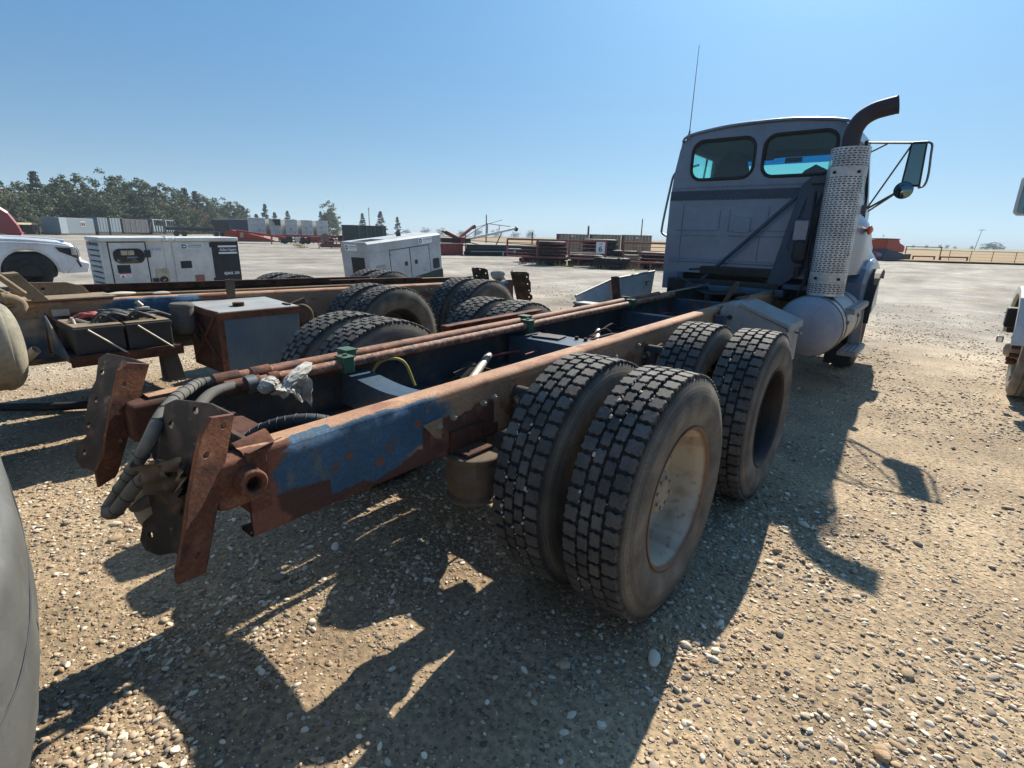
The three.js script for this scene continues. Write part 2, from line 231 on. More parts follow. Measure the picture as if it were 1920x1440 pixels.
function stoneGeo(seed, det = 1) {
  const g = new THREE.IcosahedronGeometry(1, det), p = g.attributes.position, r = rng(seed), k = [...Array(9)].map(() => r() * 2 - 1);
  for (let i = 0; i < p.count; i++) { const x = p.getX(i), y = p.getY(i), z = p.getZ(i); const s = 1 + 0.16 * Math.sin(2.1 * x + 3 * k[0]) * Math.cos(2.3 * y + 3 * k[1]) + 0.14 * Math.sin(2.9 * z + 4 * k[2] + x) + 0.08 * Math.sin(5 * y + 6 * k[3]); p.setXYZ(i, x * s, y * s, z * s); }
  g.computeVertexNormals(); // icosahedra come unindexed, so facets stay crisp; soften them
  const n = g.attributes.normal; for (let i = 0; i < p.count; i++) { const v = V(n.getX(i), n.getY(i), n.getZ(i)).multiplyScalar(0.45).add(V(p.getX(i), p.getY(i), p.getZ(i)).normalize()).normalize(); n.setXYZ(i, v.x, v.y, v.z); }
  return g;
}
const stoneCols = ['#ab9b84', '#c9bca5', '#978a79', '#a58a6b', '#b9a289', '#8a7d70', '#d8ccb6', '#9c866a'];
{ // 300 larger stones one by one, the rest of the loose gravel as one part
  const r = rng(21), geos = [31, 32, 33, 34, 35].map((s) => stoneGeo(s, 2)), mats = stoneCols.map((c) => M(c, 0.85, 0, { bumpMap: grimeB, bumpScale: 0.002 }));
  const dens = (x, z) => sstep(-0.25, 0.45, noise2(x * 0.8, z * 0.8, 77, 3) + 0.25 * noise2(x * 3, z * 3, 12, 2) + 0.18) * (0.35 + 0.65 * sstep(0.05, 0.35, Math.abs(((x * 0.92 - z * 0.4 + 40 + 0.3 * noise2(x, z, 5, 2)) % 1.9) - 0.95)));
  let n = 0; while (n < 300) {
    const a = -0.68 + (r() - 0.5) * 1.9, d = 0.75 + 4.6 * Math.pow(r(), 1.15), x = 1.9 + Math.sin(a) * d, z = 1.95 - Math.cos(a) * d; if (r() > 0.15 + 0.85 * dens(x, z)) continue;
    const s = 0.010 + 0.017 * Math.pow(r(), 3.2), m = new THREE.Mesh(geos[n % 5], mats[(r() * mats.length) | 0]); m.name = n ? 'stone_' + String(n).padStart(3, '0') : 'stone';
    m.scale.set(s * (0.9 + 0.7 * r()), s * (0.45 + 0.3 * r()), s * (0.7 + 0.4 * r())); m.rotation.set((r() - 0.5) * 0.5, r() * 6.28, (r() - 0.5) * 0.5); m.position.set(x, groundH(x, z) + m.scale.y * 0.35, z); m.castShadow = m.receiveShadow = true; ground.add(m); n++;
  }
  const NG = 150000, g = stoneGeo(41, 1), im = new THREE.InstancedMesh(g, M(W1, 0.9), NG), mx = new THREE.Matrix4(), e = new THREE.Euler(), q = new THREE.Quaternion(), col = new THREE.Color(); n = 0;
  while (n < NG) {
    const a = -0.68 + (r() - 0.5) * 2.3, d = 0.6 + 17.4 * Math.pow(r(), 1.3), x = 1.9 + Math.sin(a) * d, z = 1.95 - Math.cos(a) * d; if (r() > (0.03 + 0.97 * dens(x, z)) * (1 - 0.75 * trackAt(x, z)) * (1 - 0.9 * sstep(9, 18, d))) continue;
    const s = (0.0023 + 0.0095 * Math.pow(r(), 5)) * (1 + 0.05 * d); e.set((r() - 0.5) * 0.8, r() * 6.28, (r() - 0.5) * 0.8); q.setFromEuler(e);
    const sx = s * (0.8 + 0.7 * r()), sy = s * (0.38 + 0.32 * r()), sz = s * (0.7 + 0.4 * r()); mx.compose(V(x, groundH(x, z) + sy * 0.3, z), q, V(sx, sy, sz)); im.setMatrixAt(n, mx);
    col.set(stoneCols[(r() * 8) | 0]).multiplyScalar(0.85 + 0.3 * r()); im.setColorAt(n, col); n++;
  }
  im.name = 'gravel'; im.userData.kind = 'stuff'; im.castShadow = im.receiveShadow = true; ground.add(im);
}
// dry field beyond the yard, a road across it, and the far hills
{
  const fieldT = tex(512, 512, [9, 9], (u, v) => { const a = fbm(u, v, 4, 6, 5), b = fbm(u, v, 60, 3, 6); return lerp3(c255(122, 98, 62), c255(146, 121, 82), clamp(0.5 + a + 0.5 * b)); });
  const greenT = tex(256, 256, [40, 40], (u, v) => lerp3(c255(104, 106, 72), c255(136, 130, 90), clamp(0.5 + fbm(u, v, 6, 5, 25))));
  const strip = (z0, z1, x0, x1, y, f = (x) => 0, n = 60) => grid(n, 8, (u, v) => { const x = mix(x0, x1, u), z = mix(z0 + f(x), z1, v); return [x, y + 0.08 * noise2(x / 7, z / 7, 8, 3), z, x, z]; }, true);
  const edge = (x) => (x < -3.4 ? 0 - (x + 3.4) * 0.22 + (x < -30 ? (x + 30) * 0.9 : 0) : -(x + 3.4) * 0.6) + 1.2 * noise2(x / 3, 5, 9, 2);
  const st = (n, l, g, m) => { const o = obj(n, g, m, scene, { keep: true }); o.userData = { kind: 'structure', label: l }; return o; };
  st('dry_field', 'golden dry grass field beyond the yard', strip(-65, -520, -260, 420, 0.16, edge, 120), M(W1, 1, 0, { map: fieldT, bumpMap: grimeB, bumpScale: 0.02 }));
  st('far_pasture', 'greener pasture beyond the golden field', strip(-300, -2600, -1500, 2200, 0.42), M(W1, 1, 0, { map: greenT }));
  st('road', 'pale gravel road crossing the far field', strip(-262, -275, -220, 420, 0.5, (x) => 0.03 * x), M('#b9ad9a', 0.95));
  const hill = (seed, x0, x1, z, h) => grid(160, 4, (u, v) => { const x = mix(x0, x1, u); return [x, -2 + (v < 1 ? v : 1) * (h * (0.55 + 0.6 * noise2(x / 260, 3, seed, 4)) * Math.sin(PI * clamp(u)) ** 0.3), z + 300 * (1 - v)]; });
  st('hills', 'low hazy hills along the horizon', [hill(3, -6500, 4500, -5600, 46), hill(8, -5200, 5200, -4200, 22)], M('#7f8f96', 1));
}

// ---------------------------------------------------------------- truck wheels
const TR = 0.522;
function tyreGeo(kind, seed) {
  const half = kind === 'rib' ? [[0.095, 0.285], [0.108, 0.3], [0.122, 0.335], [0.138, 0.39], [0.139, 0.42], [0.134, 0.452], [0.128, 0.482], [0.117, 0.505], [0.105, 0.517]]
    : [[0.105, 0.284], [0.118, 0.300], [0.121, 0.312], [0.1245, 0.314], [0.130, 0.345], [0.1368, 0.385], [0.1375, 0.412], [0.1352, 0.436], [0.1325, 0.437], [0.131, 0.452], [0.1282, 0.4535], [0.1262, 0.468], [0.1232, 0.4695], [0.1205, 0.482], [0.1175, 0.4835], [0.1135, 0.496], [0.108, 0.502]];
  const mid = kind === 'rib' ? [[0.078, 0.5215], [0.074, 0.5215], [0.073, 0.51], [0.062, 0.51], [0.061, 0.522], [0.026, 0.522], [0.025, 0.51], [0.014, 0.51], [0.013, 0.522]] : [[0.06, 0.504]];
  const prof = [...half.map(([a, r]) => [r, -a]), ...mid.map(([a, r]) => [r, -a]), ...mid.slice().reverse().map(([a, r]) => [r, a]), ...half.slice().reverse().map(([a, r]) => [r, a])];
  const cas = lathe(prof, 96, 'x'); const gs = [];
  const r0 = rng(seed);
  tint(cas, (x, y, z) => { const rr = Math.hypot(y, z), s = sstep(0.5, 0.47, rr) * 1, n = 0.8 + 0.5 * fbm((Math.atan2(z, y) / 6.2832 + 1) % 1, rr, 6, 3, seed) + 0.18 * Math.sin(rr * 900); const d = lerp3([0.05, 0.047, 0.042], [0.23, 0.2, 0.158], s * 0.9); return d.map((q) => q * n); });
  gs.push(cas);
  if (kind !== 'rib') {
    const NB = 50, rows = [[-0.082, 0.0295], [-0.0245, 0.0212], [0.0245, 0.0212], [0.082, 0.0295]], out = [[-1, -0.75], [-0.4, -1], [0.15, -0.82], [0.7, -1], [1, -0.55], [0.86, 0.05], [1, 0.65], [0.6, 1], [0.05, 0.84], [-0.5, 1], [-1, 0.7], [-0.86, 0.0]];
    const P = [], C = [], N = out.length, hl = (PI * TR / NB) * 0.86, push = (v, c) => { P.push(v[0], v[1], v[2]); C.push(c[0], c[1], c[2]); };
    for (let ri = 0; ri < 4; ri++) for (let k = 0; k < NB; k++) {
      const a0 = ((k + (ri % 2) * 0.5 + 0.06 * (r0() - 0.5)) / NB) * 2 * PI, [xc, hw] = rows[ri], wob = out.map(() => [1 + 0.07 * (r0() - 0.5), 1 + 0.09 * (r0() - 0.5)]), dr = -0.0016 * r0();
      const at = (p, i, sc, rad) => { const xx = xc + p[0] * hw * sc * wob[i][0], th = a0 + (p[1] * hl * sc * wob[i][1]) / TR; const crown = -0.35 * xx * xx; return [xx, Math.cos(th) * (rad + crown + dr), Math.sin(th) * (rad + crown + dr)]; };
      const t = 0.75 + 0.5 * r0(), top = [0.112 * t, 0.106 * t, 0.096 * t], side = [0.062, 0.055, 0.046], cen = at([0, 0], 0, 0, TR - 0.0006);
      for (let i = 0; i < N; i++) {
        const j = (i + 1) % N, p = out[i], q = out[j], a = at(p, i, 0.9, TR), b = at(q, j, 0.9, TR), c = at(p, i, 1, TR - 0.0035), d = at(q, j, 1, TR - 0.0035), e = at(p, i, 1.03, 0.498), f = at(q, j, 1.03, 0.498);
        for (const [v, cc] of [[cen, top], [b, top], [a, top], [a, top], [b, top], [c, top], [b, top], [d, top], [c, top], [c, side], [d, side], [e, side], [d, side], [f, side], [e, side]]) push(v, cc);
      }
    }
    const g = new THREE.BufferGeometry(); g.setAttribute('position', new THREE.Float32BufferAttribute(P, 3)); g.setAttribute('color', new THREE.Float32BufferAttribute(C, 3)); g.setAttribute('uv', new THREE.Float32BufferAttribute(new Float32Array(P.length / 3 * 2), 2)); g.computeVertexNormals(); gs.push(g);
  } else tint(cas, (x, y, z) => { const rr = Math.hypot(y, z), s = sstep(0.515, 0.48, rr); return lerp3([0.03, 0.03, 0.03], [0.085, 0.077, 0.064], s); });
  return mergeGeometries(gs.map((g) => norm(g, true)));
}
const tyres = [tyreGeo('drive', 3), tyreGeo('drive', 8), tyreGeo('rib', 5)];
const lodged = [1, 2].map((s) => { const r = rng(s * 13), gs = []; let ct = 0; for (let k = 0; k < 100; k++) { if (k % 5 === 0) ct = r() * 6.283; const x = [-0.0535, 0, 0.0535][(r() * 3) | 0] + (r() - 0.5) * 0.014, th = ct + (r() - 0.5) * 0.5, q = 0.0022 + 0.0055 * r() ** 3, g = stoneGeo(s * 100 + (k % 7), 0); g.scale(q * 1.1, q, q * (1 + 0.9 * r())); g.rotateX(r() * 3); g.translate(x, Math.cos(th) * 0.5185, Math.sin(th) * 0.5185); gs.push(norm(g)); } return mergeGeometries(gs); });
const rimDeep = (() => {
  const g = lathe([[0.284, 0.100], [0.297, 0.112], [0.304, 0.120], [0.304, 0.126], [0.298, 0.1265], [0.290, 0.119], [0.284, 0.105], [0.279, 0.085], [0.272, 0.070], [0.268, 0.02], [0.264, -0.03], [0.252, -0.052], [0.225, -0.064], [0.17, -0.056], [0.12, -0.050], [0.11, -0.048]], 64, 'x');
  return tint(g, (x, y, z) => { const rr = Math.hypot(y, z); const n = fbm((Math.atan2(z, y) / 6.2832 + 1) % 1, 0.5, 10, 4, 6), lip = rr > 0.288 ? 1 : sstep(0.16, 0.3, n) * 0.4; return lerp3([0.68, 0.63, 0.54], [0.23, 0.125, 0.07], lip); });
})();
const rimInner = (() => tint(lathe([[0.284, 0.100], [0.3, 0.118], [0.302, 0.125], [0.292, 0.122], [0.282, 0.1], [0.268, 0.06], [0.262, -0.02], [0.25, -0.05], [0.215, -0.06]], 48, 'x'), () => [0.42, 0.36, 0.30]))();
const hubGeo = (() => { const gs = [lathe([[0.112, -0.06], [0.112, -0.03], [0.098, -0.02], [0.094, 0.03], [0.082, 0.044], [0.05, 0.048], [0, 0.048]], 32, 'x')]; for (let k = 0; k < 10; k++) { const a = k / 10 * 2 * PI; gs.push(rod(V(-0.056, Math.cos(a) * 0.1425, Math.sin(a) * 0.1425), V(-0.024, Math.cos(a) * 0.1425, Math.sin(a) * 0.1425), 0.0165, 6), rod(V(-0.026, Math.cos(a) * 0.1425, Math.sin(a) * 0.1425), V(-0.006, Math.cos(a) * 0.1425, Math.sin(a) * 0.1425), 0.01, 8)); } for (let k = 0; k < 8; k++) { const a = k / 8 * 2 * PI; gs.push(rod(V(0.04, Math.cos(a) * 0.065, Math.sin(a) * 0.065), V(0.056, Math.cos(a) * 0.065, Math.sin(a) * 0.065), 0.009, 6)); } return gs; })();
const drumGeo = [lathe([[0.03, 0.11], [0.2, 0.11], [0.208, 0.1], [0.208, -0.05], [0.16, -0.06]], 40, 'x')];
const rimBlue = M('#4a6078', 0.6, 0, { map: rustT });
function wheel(parent, x, z, dir, kind, seed, o = {}) { // dir = +1: the open face of the rim looks towards +x
  const w = part('wheel', parent, [x, o.y ?? TR - 0.006, z]); w.rotation.order = 'YXZ'; w.rotation.set(seed * 1.3, dir > 0 ? 0 : PI, 0);
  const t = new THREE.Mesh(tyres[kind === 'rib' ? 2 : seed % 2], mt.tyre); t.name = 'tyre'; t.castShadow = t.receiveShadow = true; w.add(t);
  obj('rim', kind === 'inner' ? rimInner : rimDeep, o.rim ?? mt.rim, w); obj('hub', kind === 'inner' ? drumGeo : hubGeo, o.hub ?? mt.drum, w);
  if (kind !== 'rib') { const s = new THREE.Mesh(lodged[seed % 2], mt.stoneWhite); s.name = 'lodged_stone'; s.userData.kind = 'stuff'; w.add(s); }
  return w;
}

// ---------------------------------------------------------------- truck chassis (rear axle at z = 0, frame runs towards -z)
const ytop = (z) => 0.93 + 0.0175 * (1 - z);
const railTex = (() => { const W = 2048, H = 512, L = 4.1, S = 0.858;
  return [tex(W, H, [L, S], (u, v) => {
    const z = 1.45 - u * L, s = v * S, q = fbm(u, v, 20, 6, 14, 0.55, 5), q2 = fbm(u, v, 10, 6, 4, 0.6, 3), fine = fbm(u, v, 160, 3, 2, 0.5, 40), k = 1 + 0.09 * fine + 0.16 * fbm(u, v, 420, 2, 6, 0.6, 90);
    const rustTop = lerp3(c255(142, 102, 76), c255(170, 136, 106), clamp(0.5 + q)), dust = lerp3(c255(126, 102, 80), c255(150, 126, 100), clamp(0.5 + q2)), blue = lerp3(c255(40, 68, 90), c255(58, 90, 114), clamp(0.45 + 0.7 * q)), dark = lerp3(c255(58, 36, 30), c255(84, 52, 42), clamp(0.5 + q)), red = c255(108, 68, 52);
    if (s > 0.436) return lerp3(lerp3(c255(52, 60, 68), c255(84, 80, 76), sstep(-0.1, 0.5, q)), c255(86, 56, 44), sstep(0.2, 0.35, q2)).map((x) => x * k);
    const top = 0.098 + 0.03 * q + (z > 0.62 && z < 1.25 ? -0.02 : 0.012), web = s - 0.09;
    let c;
    if (s < top && !(z > 1.08 && s > 0.05 + 0.05 * q)) c = lerp3(rustTop, c255(120, 74, 56), 0.6 * sstep(0.15, 0.4, fbm(u, v, 24, 5, 88, 0.5, 6)));
    else {
      const isBlue = sstep(-0.05, 0.07, z - 0.60 - 0.26 * q2 - 0.22 * q + (web > 0.17 ? -0.12 : 0));
      c = lerp3(dust, blue, isBlue);
      if (isBlue > 0.5) { c = lerp3(c, c255(176, 196, 214), 0.7 * sstep(0.035, 0.0, Math.abs(s - 0.10)) * sstep(-0.2, 0.3, q)); c = lerp3(c, c255(110, 98, 80), 0.45 * sstep(0.1, 0.5, fbm(u, v, 60, 4, 9, 0.6, 6))); c = lerp3(c, c255(92, 62, 46), 0.8 * sstep(0.24, 0.36, fbm(u, v, 40, 6, 29, 0.62, 10))); }
      const pd = (web - 0.20 - 0.05 * q2 - (z > 1.1 ? -0.05 : 0) + (z < 0.7 && z > 0.28 ? 0.10 : 0) + (z < 0.25 ? -0.5 : 0)) + 0.05 * q; c = lerp3(c, dark, sstep(0.0, 0.012, pd));
      c = lerp3(c, red, sstep(0.0, 0.02, z - 1.24 + 0.12 * q + 0.05 * q2)); for (const [sz, sv, sr] of [[1.02, 0.2, 0.010], [0.72, 0.17, 0.013], [0.9, 0.26, 0.016]]) c = lerp3(c, c255(104, 66, 50), sstep(sr * 1.3, sr * 0.8, Math.hypot(z - sz, s - sv) + 0.01 * q));
      if (z < 0.66) { c = lerp3(c, c255(134, 100, 76), 0.5 * sstep(0, 0.4, q)); c = lerp3(c, c255(110, 66, 48), 0.7 * sstep(0.18, 0.36, fbm(u, v, 24, 5, 38, 0.5, 6))); }
    }
    return c.map((x) => x * k);
  }), tex(1024, 256, [L, S], (u, v) => g1(0.5 + 0.4 * fbm(u, v, 300, 2, 2, 0.7, 66) + 0.3 * fbm(u, v, 20, 4, 14, 0.5, 5)), false)]; })();
mt.rail = M(W1, 0.85, 0, { map: railTex[0], bumpMap: railTex[1], bumpScale: 0.0016 });
function railGeo(side, z0, z1) { // C section, open towards the middle of the frame
  const H = 0.28, out = [[0.345, 0]]; const arc = (cx, cy, r, a0, a1) => { for (let i = 0; i <= 5; i++) { const a = mix(a0, a1, i / 5); out.push([cx + r * Math.cos(a), cy + r * Math.sin(a)]); } };
  arc(0.406, -0.024, 0.024, PI / 2, 0); arc(0.406, -H + 0.024, 0.024, 0, -PI / 2); out.push([0.345, -H], [0.345, -H + 0.012], [0.416, -H + 0.012], [0.418, -H + 0.03], [0.418, -0.03], [0.416, -0.012], [0.345, -0.012], [0.345, 0]);
  const len = [0]; for (let i = 1; i < out.length; i++) len.push(len[i - 1] + Math.hypot(out[i][0] - out[i - 1][0], out[i][1] - out[i - 1][1]));
  const nz = Math.round((z0 - z1) / 0.05), pos = [], uv = [], idx = [], n = out.length;
  for (let k = 0; k < nz; k++) for (let i = 0; i < n - 1; i++) { // facets kept separate so that edges stay crisp, corners are many short faces
    const za = mix(z0, z1, k / nz), zb = mix(z0, z1, (k + 1) / nz), b = pos.length / 3, w = (p, z) => { const d = 0.0022 * noise2(z * 6, p[1] * 12 + 9, 6, 3); return [side * (p[0] + d), ytop(z) + p[1] + d * 0.6, z]; };
    pos.push(...w(out[i], za), ...w(out[i + 1], za), ...w(out[i + 1], zb), ...w(out[i], zb)); uv.push(1.45 - za, len[i], 1.45 - za, len[i + 1], 1.45 - zb, len[i + 1], 1.45 - zb, len[i]);
    if (side > 0) idx.push(b, b + 1, b + 2, b, b + 2, b + 3); else idx.push(b, b + 2, b + 1, b, b + 3, b + 2);
  }
  const g = new THREE.BufferGeometry(); g.setAttribute('position', new THREE.Float32BufferAttribute(pos, 3)); g.setAttribute('uv', new THREE.Float32BufferAttribute(uv, 2)); g.setIndex(idx); g.computeVertexNormals(); g.userData.keep = true; return g;
}
function bracket(parent, Ft, ed, axA, axS, dark, strip, hd, hs) { // bolted angle plate at the frame end: dark mounting leg and rust coloured outer leg
  const b = part('frame_bracket', parent); ed = V(...ed); axA = V(...axA); axS = V(...axS);
  const a = frame(flat(dark, 0.011, hd.map((h) => [h[0], h[1], 0.0105])), V(...Ft), axA, ed), s = frame(flat(strip, 0.012, hs.map((h) => [h[0], h[1], 0.009])), V(...Ft), axS.clone().multiplyScalar(0.985).addScaledVector(axA, -0.174), ed);
  obj('mounting_leg', a, mt.rustBlack, b); obj('outer_leg', s, mt.rust, b); return b;
}
function buildChassis(g) {
  for (const s of [1, -1]) obj('frame_rail', railGeo(s, 1.36, -6.6), mt.rail, g);
  const cm = (name, z, w, y, m, arch = 0, h = 0.16) => obj(name, [grid(24, 1, (u, v) => { const x = mix(-0.36, 0.36, u); return [x, y - arch * Math.sin(PI * u) ** 2, z + (v - 0.5) * w]; }), grid(24, 1, (u, v) => { const x = mix(-0.36, 0.36, u); return [x, y - arch * Math.sin(PI * u) ** 2 - v * h, z + w / 2]; }), grid(24, 1, (u, v) => { const x = mix(-0.36, 0.36, u); return [x, y - arch * Math.sin(PI * u) ** 2 - v * h, z - w / 2]; })], m, g);
  cm('cross_member', 0.47, 0.13, 0.862, mt.paleBlue, 0.03); cm('cross_member', -0.9, 0.26, 0.885, mt.paleBlue, 0, 0.2); cm('cross_member', -2.42, 0.1, 0.9, mt.paleBlue, 0, 0.22); cm('cross_member', -3.6, 0.12, 0.93, mt.blue, 0, 0.2); cm('cross_member', 1.2, 0.16, 0.84, mt.rustDark, 0, 0.22);
  obj('bolt', [[-0.2, -0.86], [0.05, -0.98], [0.12, -0.98]].map(([x, z]) => rod(V(x, z < 0 ? 0.88 : 0.84, z), V(x, z < 0 ? 0.905 : 0.872, z), 0.013, 8)), mt.rustDark, g, { kind: 'stuff' });
  obj('gusset_plate', bx(0.2, 0.012, 0.13, -0.12, 0.893, -0.9, 0.003, 0, 0.2, 0), mt.charcoal, g);
  { const gs = []; for (const s of [1, -1]) for (const [z, y] of [[0.62, 0.13], [0.54, 0.115], [0.36, 0.1], [0.29, 0.09], [-0.72, 0.1], [-0.8, 0.1], [-1.9, 0.12], [-2.0, 0.12], [-0.25, 0.07], [-0.33, 0.07], [-0.3, 0.18], [-2.3, 0.08], [-2.38, 0.2], [-1.1, 0.08], [-1.2, 0.17]]) gs.push(rod(V(s * 0.428, ytop(z) - y, z), V(s * 0.446, ytop(z) - y, z), 0.0135, 6), rod(V(s * 0.428, ytop(z) - y, z), V(s * 0.455, ytop(z) - y, z), 0.007, 6)); obj('bolt', gs, mt.zinc, g, { kind: 'stuff' }); }
  for (const z of [0, -1.364]) {
    const ax = part('axle', g, [0, TR, z]); obj('axle_tube', [rod(V(-1.02, 0, 0), V(1.02, 0, 0), 0.068, 16), bx(0.5, 0.14, 0.16, 0, 0, 0, 0.04)], mt.blackDust, ax); obj('differential', [place(lathe([[0.02, -0.2], [0.12, -0.19], [0.19, -0.1], [0.215, 0], [0.19, 0.1], [0.1, 0.2], [0.06, 0.3]], 28, 'z'), 0.02, 0.02, -0.02)], mt.blackDust, ax);
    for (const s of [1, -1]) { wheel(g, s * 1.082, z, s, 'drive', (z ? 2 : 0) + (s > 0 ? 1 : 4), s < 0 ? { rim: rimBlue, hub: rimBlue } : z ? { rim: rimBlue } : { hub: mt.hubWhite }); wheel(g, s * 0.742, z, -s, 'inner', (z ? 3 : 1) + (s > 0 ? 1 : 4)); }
    for (const s of [1, -1]) {
      obj('air_bag', [lathe([[0.02, 0.66], [0.112, 0.66], [0.118, 0.645], [0.11, 0.628], [0.102, 0.62], [0.118, 0.6], [0.122, 0.55], [0.112, 0.495], [0.1, 0.48], [0.118, 0.474], [0.124, 0.466], [0.118, 0.458], [0.02, 0.458]], 36).scale(0.95, 1, 0.95).translate(s * 0.472, 0.0, z + 0.46)], mt.dustDark, g);
      obj('spring_beam', [bx(0.09, 0.05, 0.95, s * 0.48, 0.435, z + 0.02, 0.012), bx(0.11, 0.2, 0.22, s * 0.48, 0.5, z, 0.02), polyX([[z - 0.62, 0.7], [z - 0.4, 0.7], [z - 0.36, 0.48], [z - 0.46, 0.4], [z - 0.56, 0.44]], 0.07, s * 0.48)], mt.dustDark, g);
      obj('frame_hanger', [polyX([[z + 0.36, 0.76], [z + 0.56, 0.76], [z + 0.56, 0.67], [z + 0.36, 0.67]], 0.014, s * 0.44), bx(0.1, 0.02, 0.16, s * 0.47, 0.668, z + 0.46, 0.006)], mt.rustDark, g); obj('wedge_plate', polyX([[z + 0.6, 0.84], [z + 0.7, 0.83], [z + 0.64, 0.76], [z + 0.61, 0.75]], 0.01, s * 0.436), mt.dust, g); obj('shock_bracket', polyX([[z + 0.02, 0.82], [z + 0.17, 0.82], [z + 0.12, 0.56], [z + 0.05, 0.56]], 0.012, s * 0.452), mt.dustDark, g);
      const top = V(s * 0.485, 0.845, z + 0.13), bot = V(s * 0.485, 0.40, z + 0.3), md = top.clone().lerp(bot, 0.5); obj('shock_absorber', [rod(top, md, 0.034, 16), rod(md, bot, 0.026, 14), rod(top.clone().add(V(-0.06, 0, 0)), top.clone().add(V(0.06, 0, 0)), 0.03, 14), rod(top.clone().add(V(0.05, 0, 0)), top.clone().add(V(0.085, 0, 0)), 0.018, 8)], mt.blackDust, g);
      obj('shock_stud', [rod(V(s * 0.43, 0.84, z + 0.13), V(s * 0.545, 0.84, z + 0.13), 0.016, 10), rod(V(s * 0.46, 0.80, z + 0.16), V(s * 0.53, 0.86, z + 0.08), 0.034, 14)], mt.dust, g);
    }
    obj('torque_rod', [rod(V(-0.02, 0.74, z), V(0.3, 0.80, z - 0.5), 0.024, 10), rod(V(-0.05, 0.74, z + 0.02), V(0.03, 0.74, z - 0.02), 0.04, 12), rod(V(-0.02, 0.74, z), V(-0.3, 0.80, z - 0.5), 0.024, 10)], mt.zinc, g);
    for (const s of [1, -1]) obj('brake_chamber', rod(V(s * 0.3, 0.66, z - 0.22), V(s * 0.3, 0.72, z - 0.36), 0.075, 20), mt.blackDust, g);
  }
  obj('drive_shaft', [rod(V(0.02, 0.56, -1.1), V(0.02, 0.56, -0.2), 0.05, 16), rod(V(0.02, 0.58, -1.5), V(0.0, 0.82, -4.4), 0.058, 18)], mt.blackDust, g);
  bracket(g, [0.42, 1.043, 1.373], [0, -0.963, 0.27], [-0.96, 0.076, 0.27], [0.28, 0.259, 0.924],
    [[0, 0], [0.087, -0.01], [0.224, 0.008], [0.266, 0.032], [0.268, 0.084], [0.267, 0.187], [0.267, 0.231], [0.289, 0.275], [0.269, 0.319], [0.245, 0.36], [0.279, 0.397], [0.28, 0.455], [0.248, 0.478], [0.192, 0.473], [0.129, 0.444], [0.004, 0.456]],
    [[0, 0], [0.082, 0.003], [0.105, 0.047], [0.111, 0.101], [0.114, 0.214], [0.109, 0.316], [0.112, 0.425], [0.101, 0.453], [0.004, 0.459], [0.008, 0.428]], [[0.137, 0.022], [0.226, 0.085], [0.239, 0.425], [0.06, 0.12], [0.07, 0.3]], [[0.035, 0.03], [0.08, 0.105], [0.03, 0.2], [0.088, 0.29], [0.05, 0.39]]);
  bracket(g, [-0.40, 1.037, 1.327], [0, -0.928, 0.373], [-0.963, 0.101, 0.251], [0.271, 0.359, 0.893],
    [[0, 0], [0.099, 0.001], [0.245, 0.012], [0.283, 0.042], [0.262, 0.127], [0.277, 0.183], [0.26, 0.273], [0.251, 0.329], [0.222, 0.345], [0.262, 0.389], [0.252, 0.439], [0.204, 0.467], [0.14, 0.457], [0.001, 0.433]],
    [[0, 0], [0.09, 0.006], [0.115, 0.038], [0.103, 0.171], [0.092, 0.28], [0.078, 0.35], [0.091, 0.409], [0.06, 0.475], [0.004, 0.44], [0.002, 0.413]], [[0.238, 0.09], [0.225, 0.198], [0.226, 0.301], [0.205, 0.405]], [[0.08, 0.086], [0.07, 0.194], [0.055, 0.397], [0.03, 0.3]]);
}

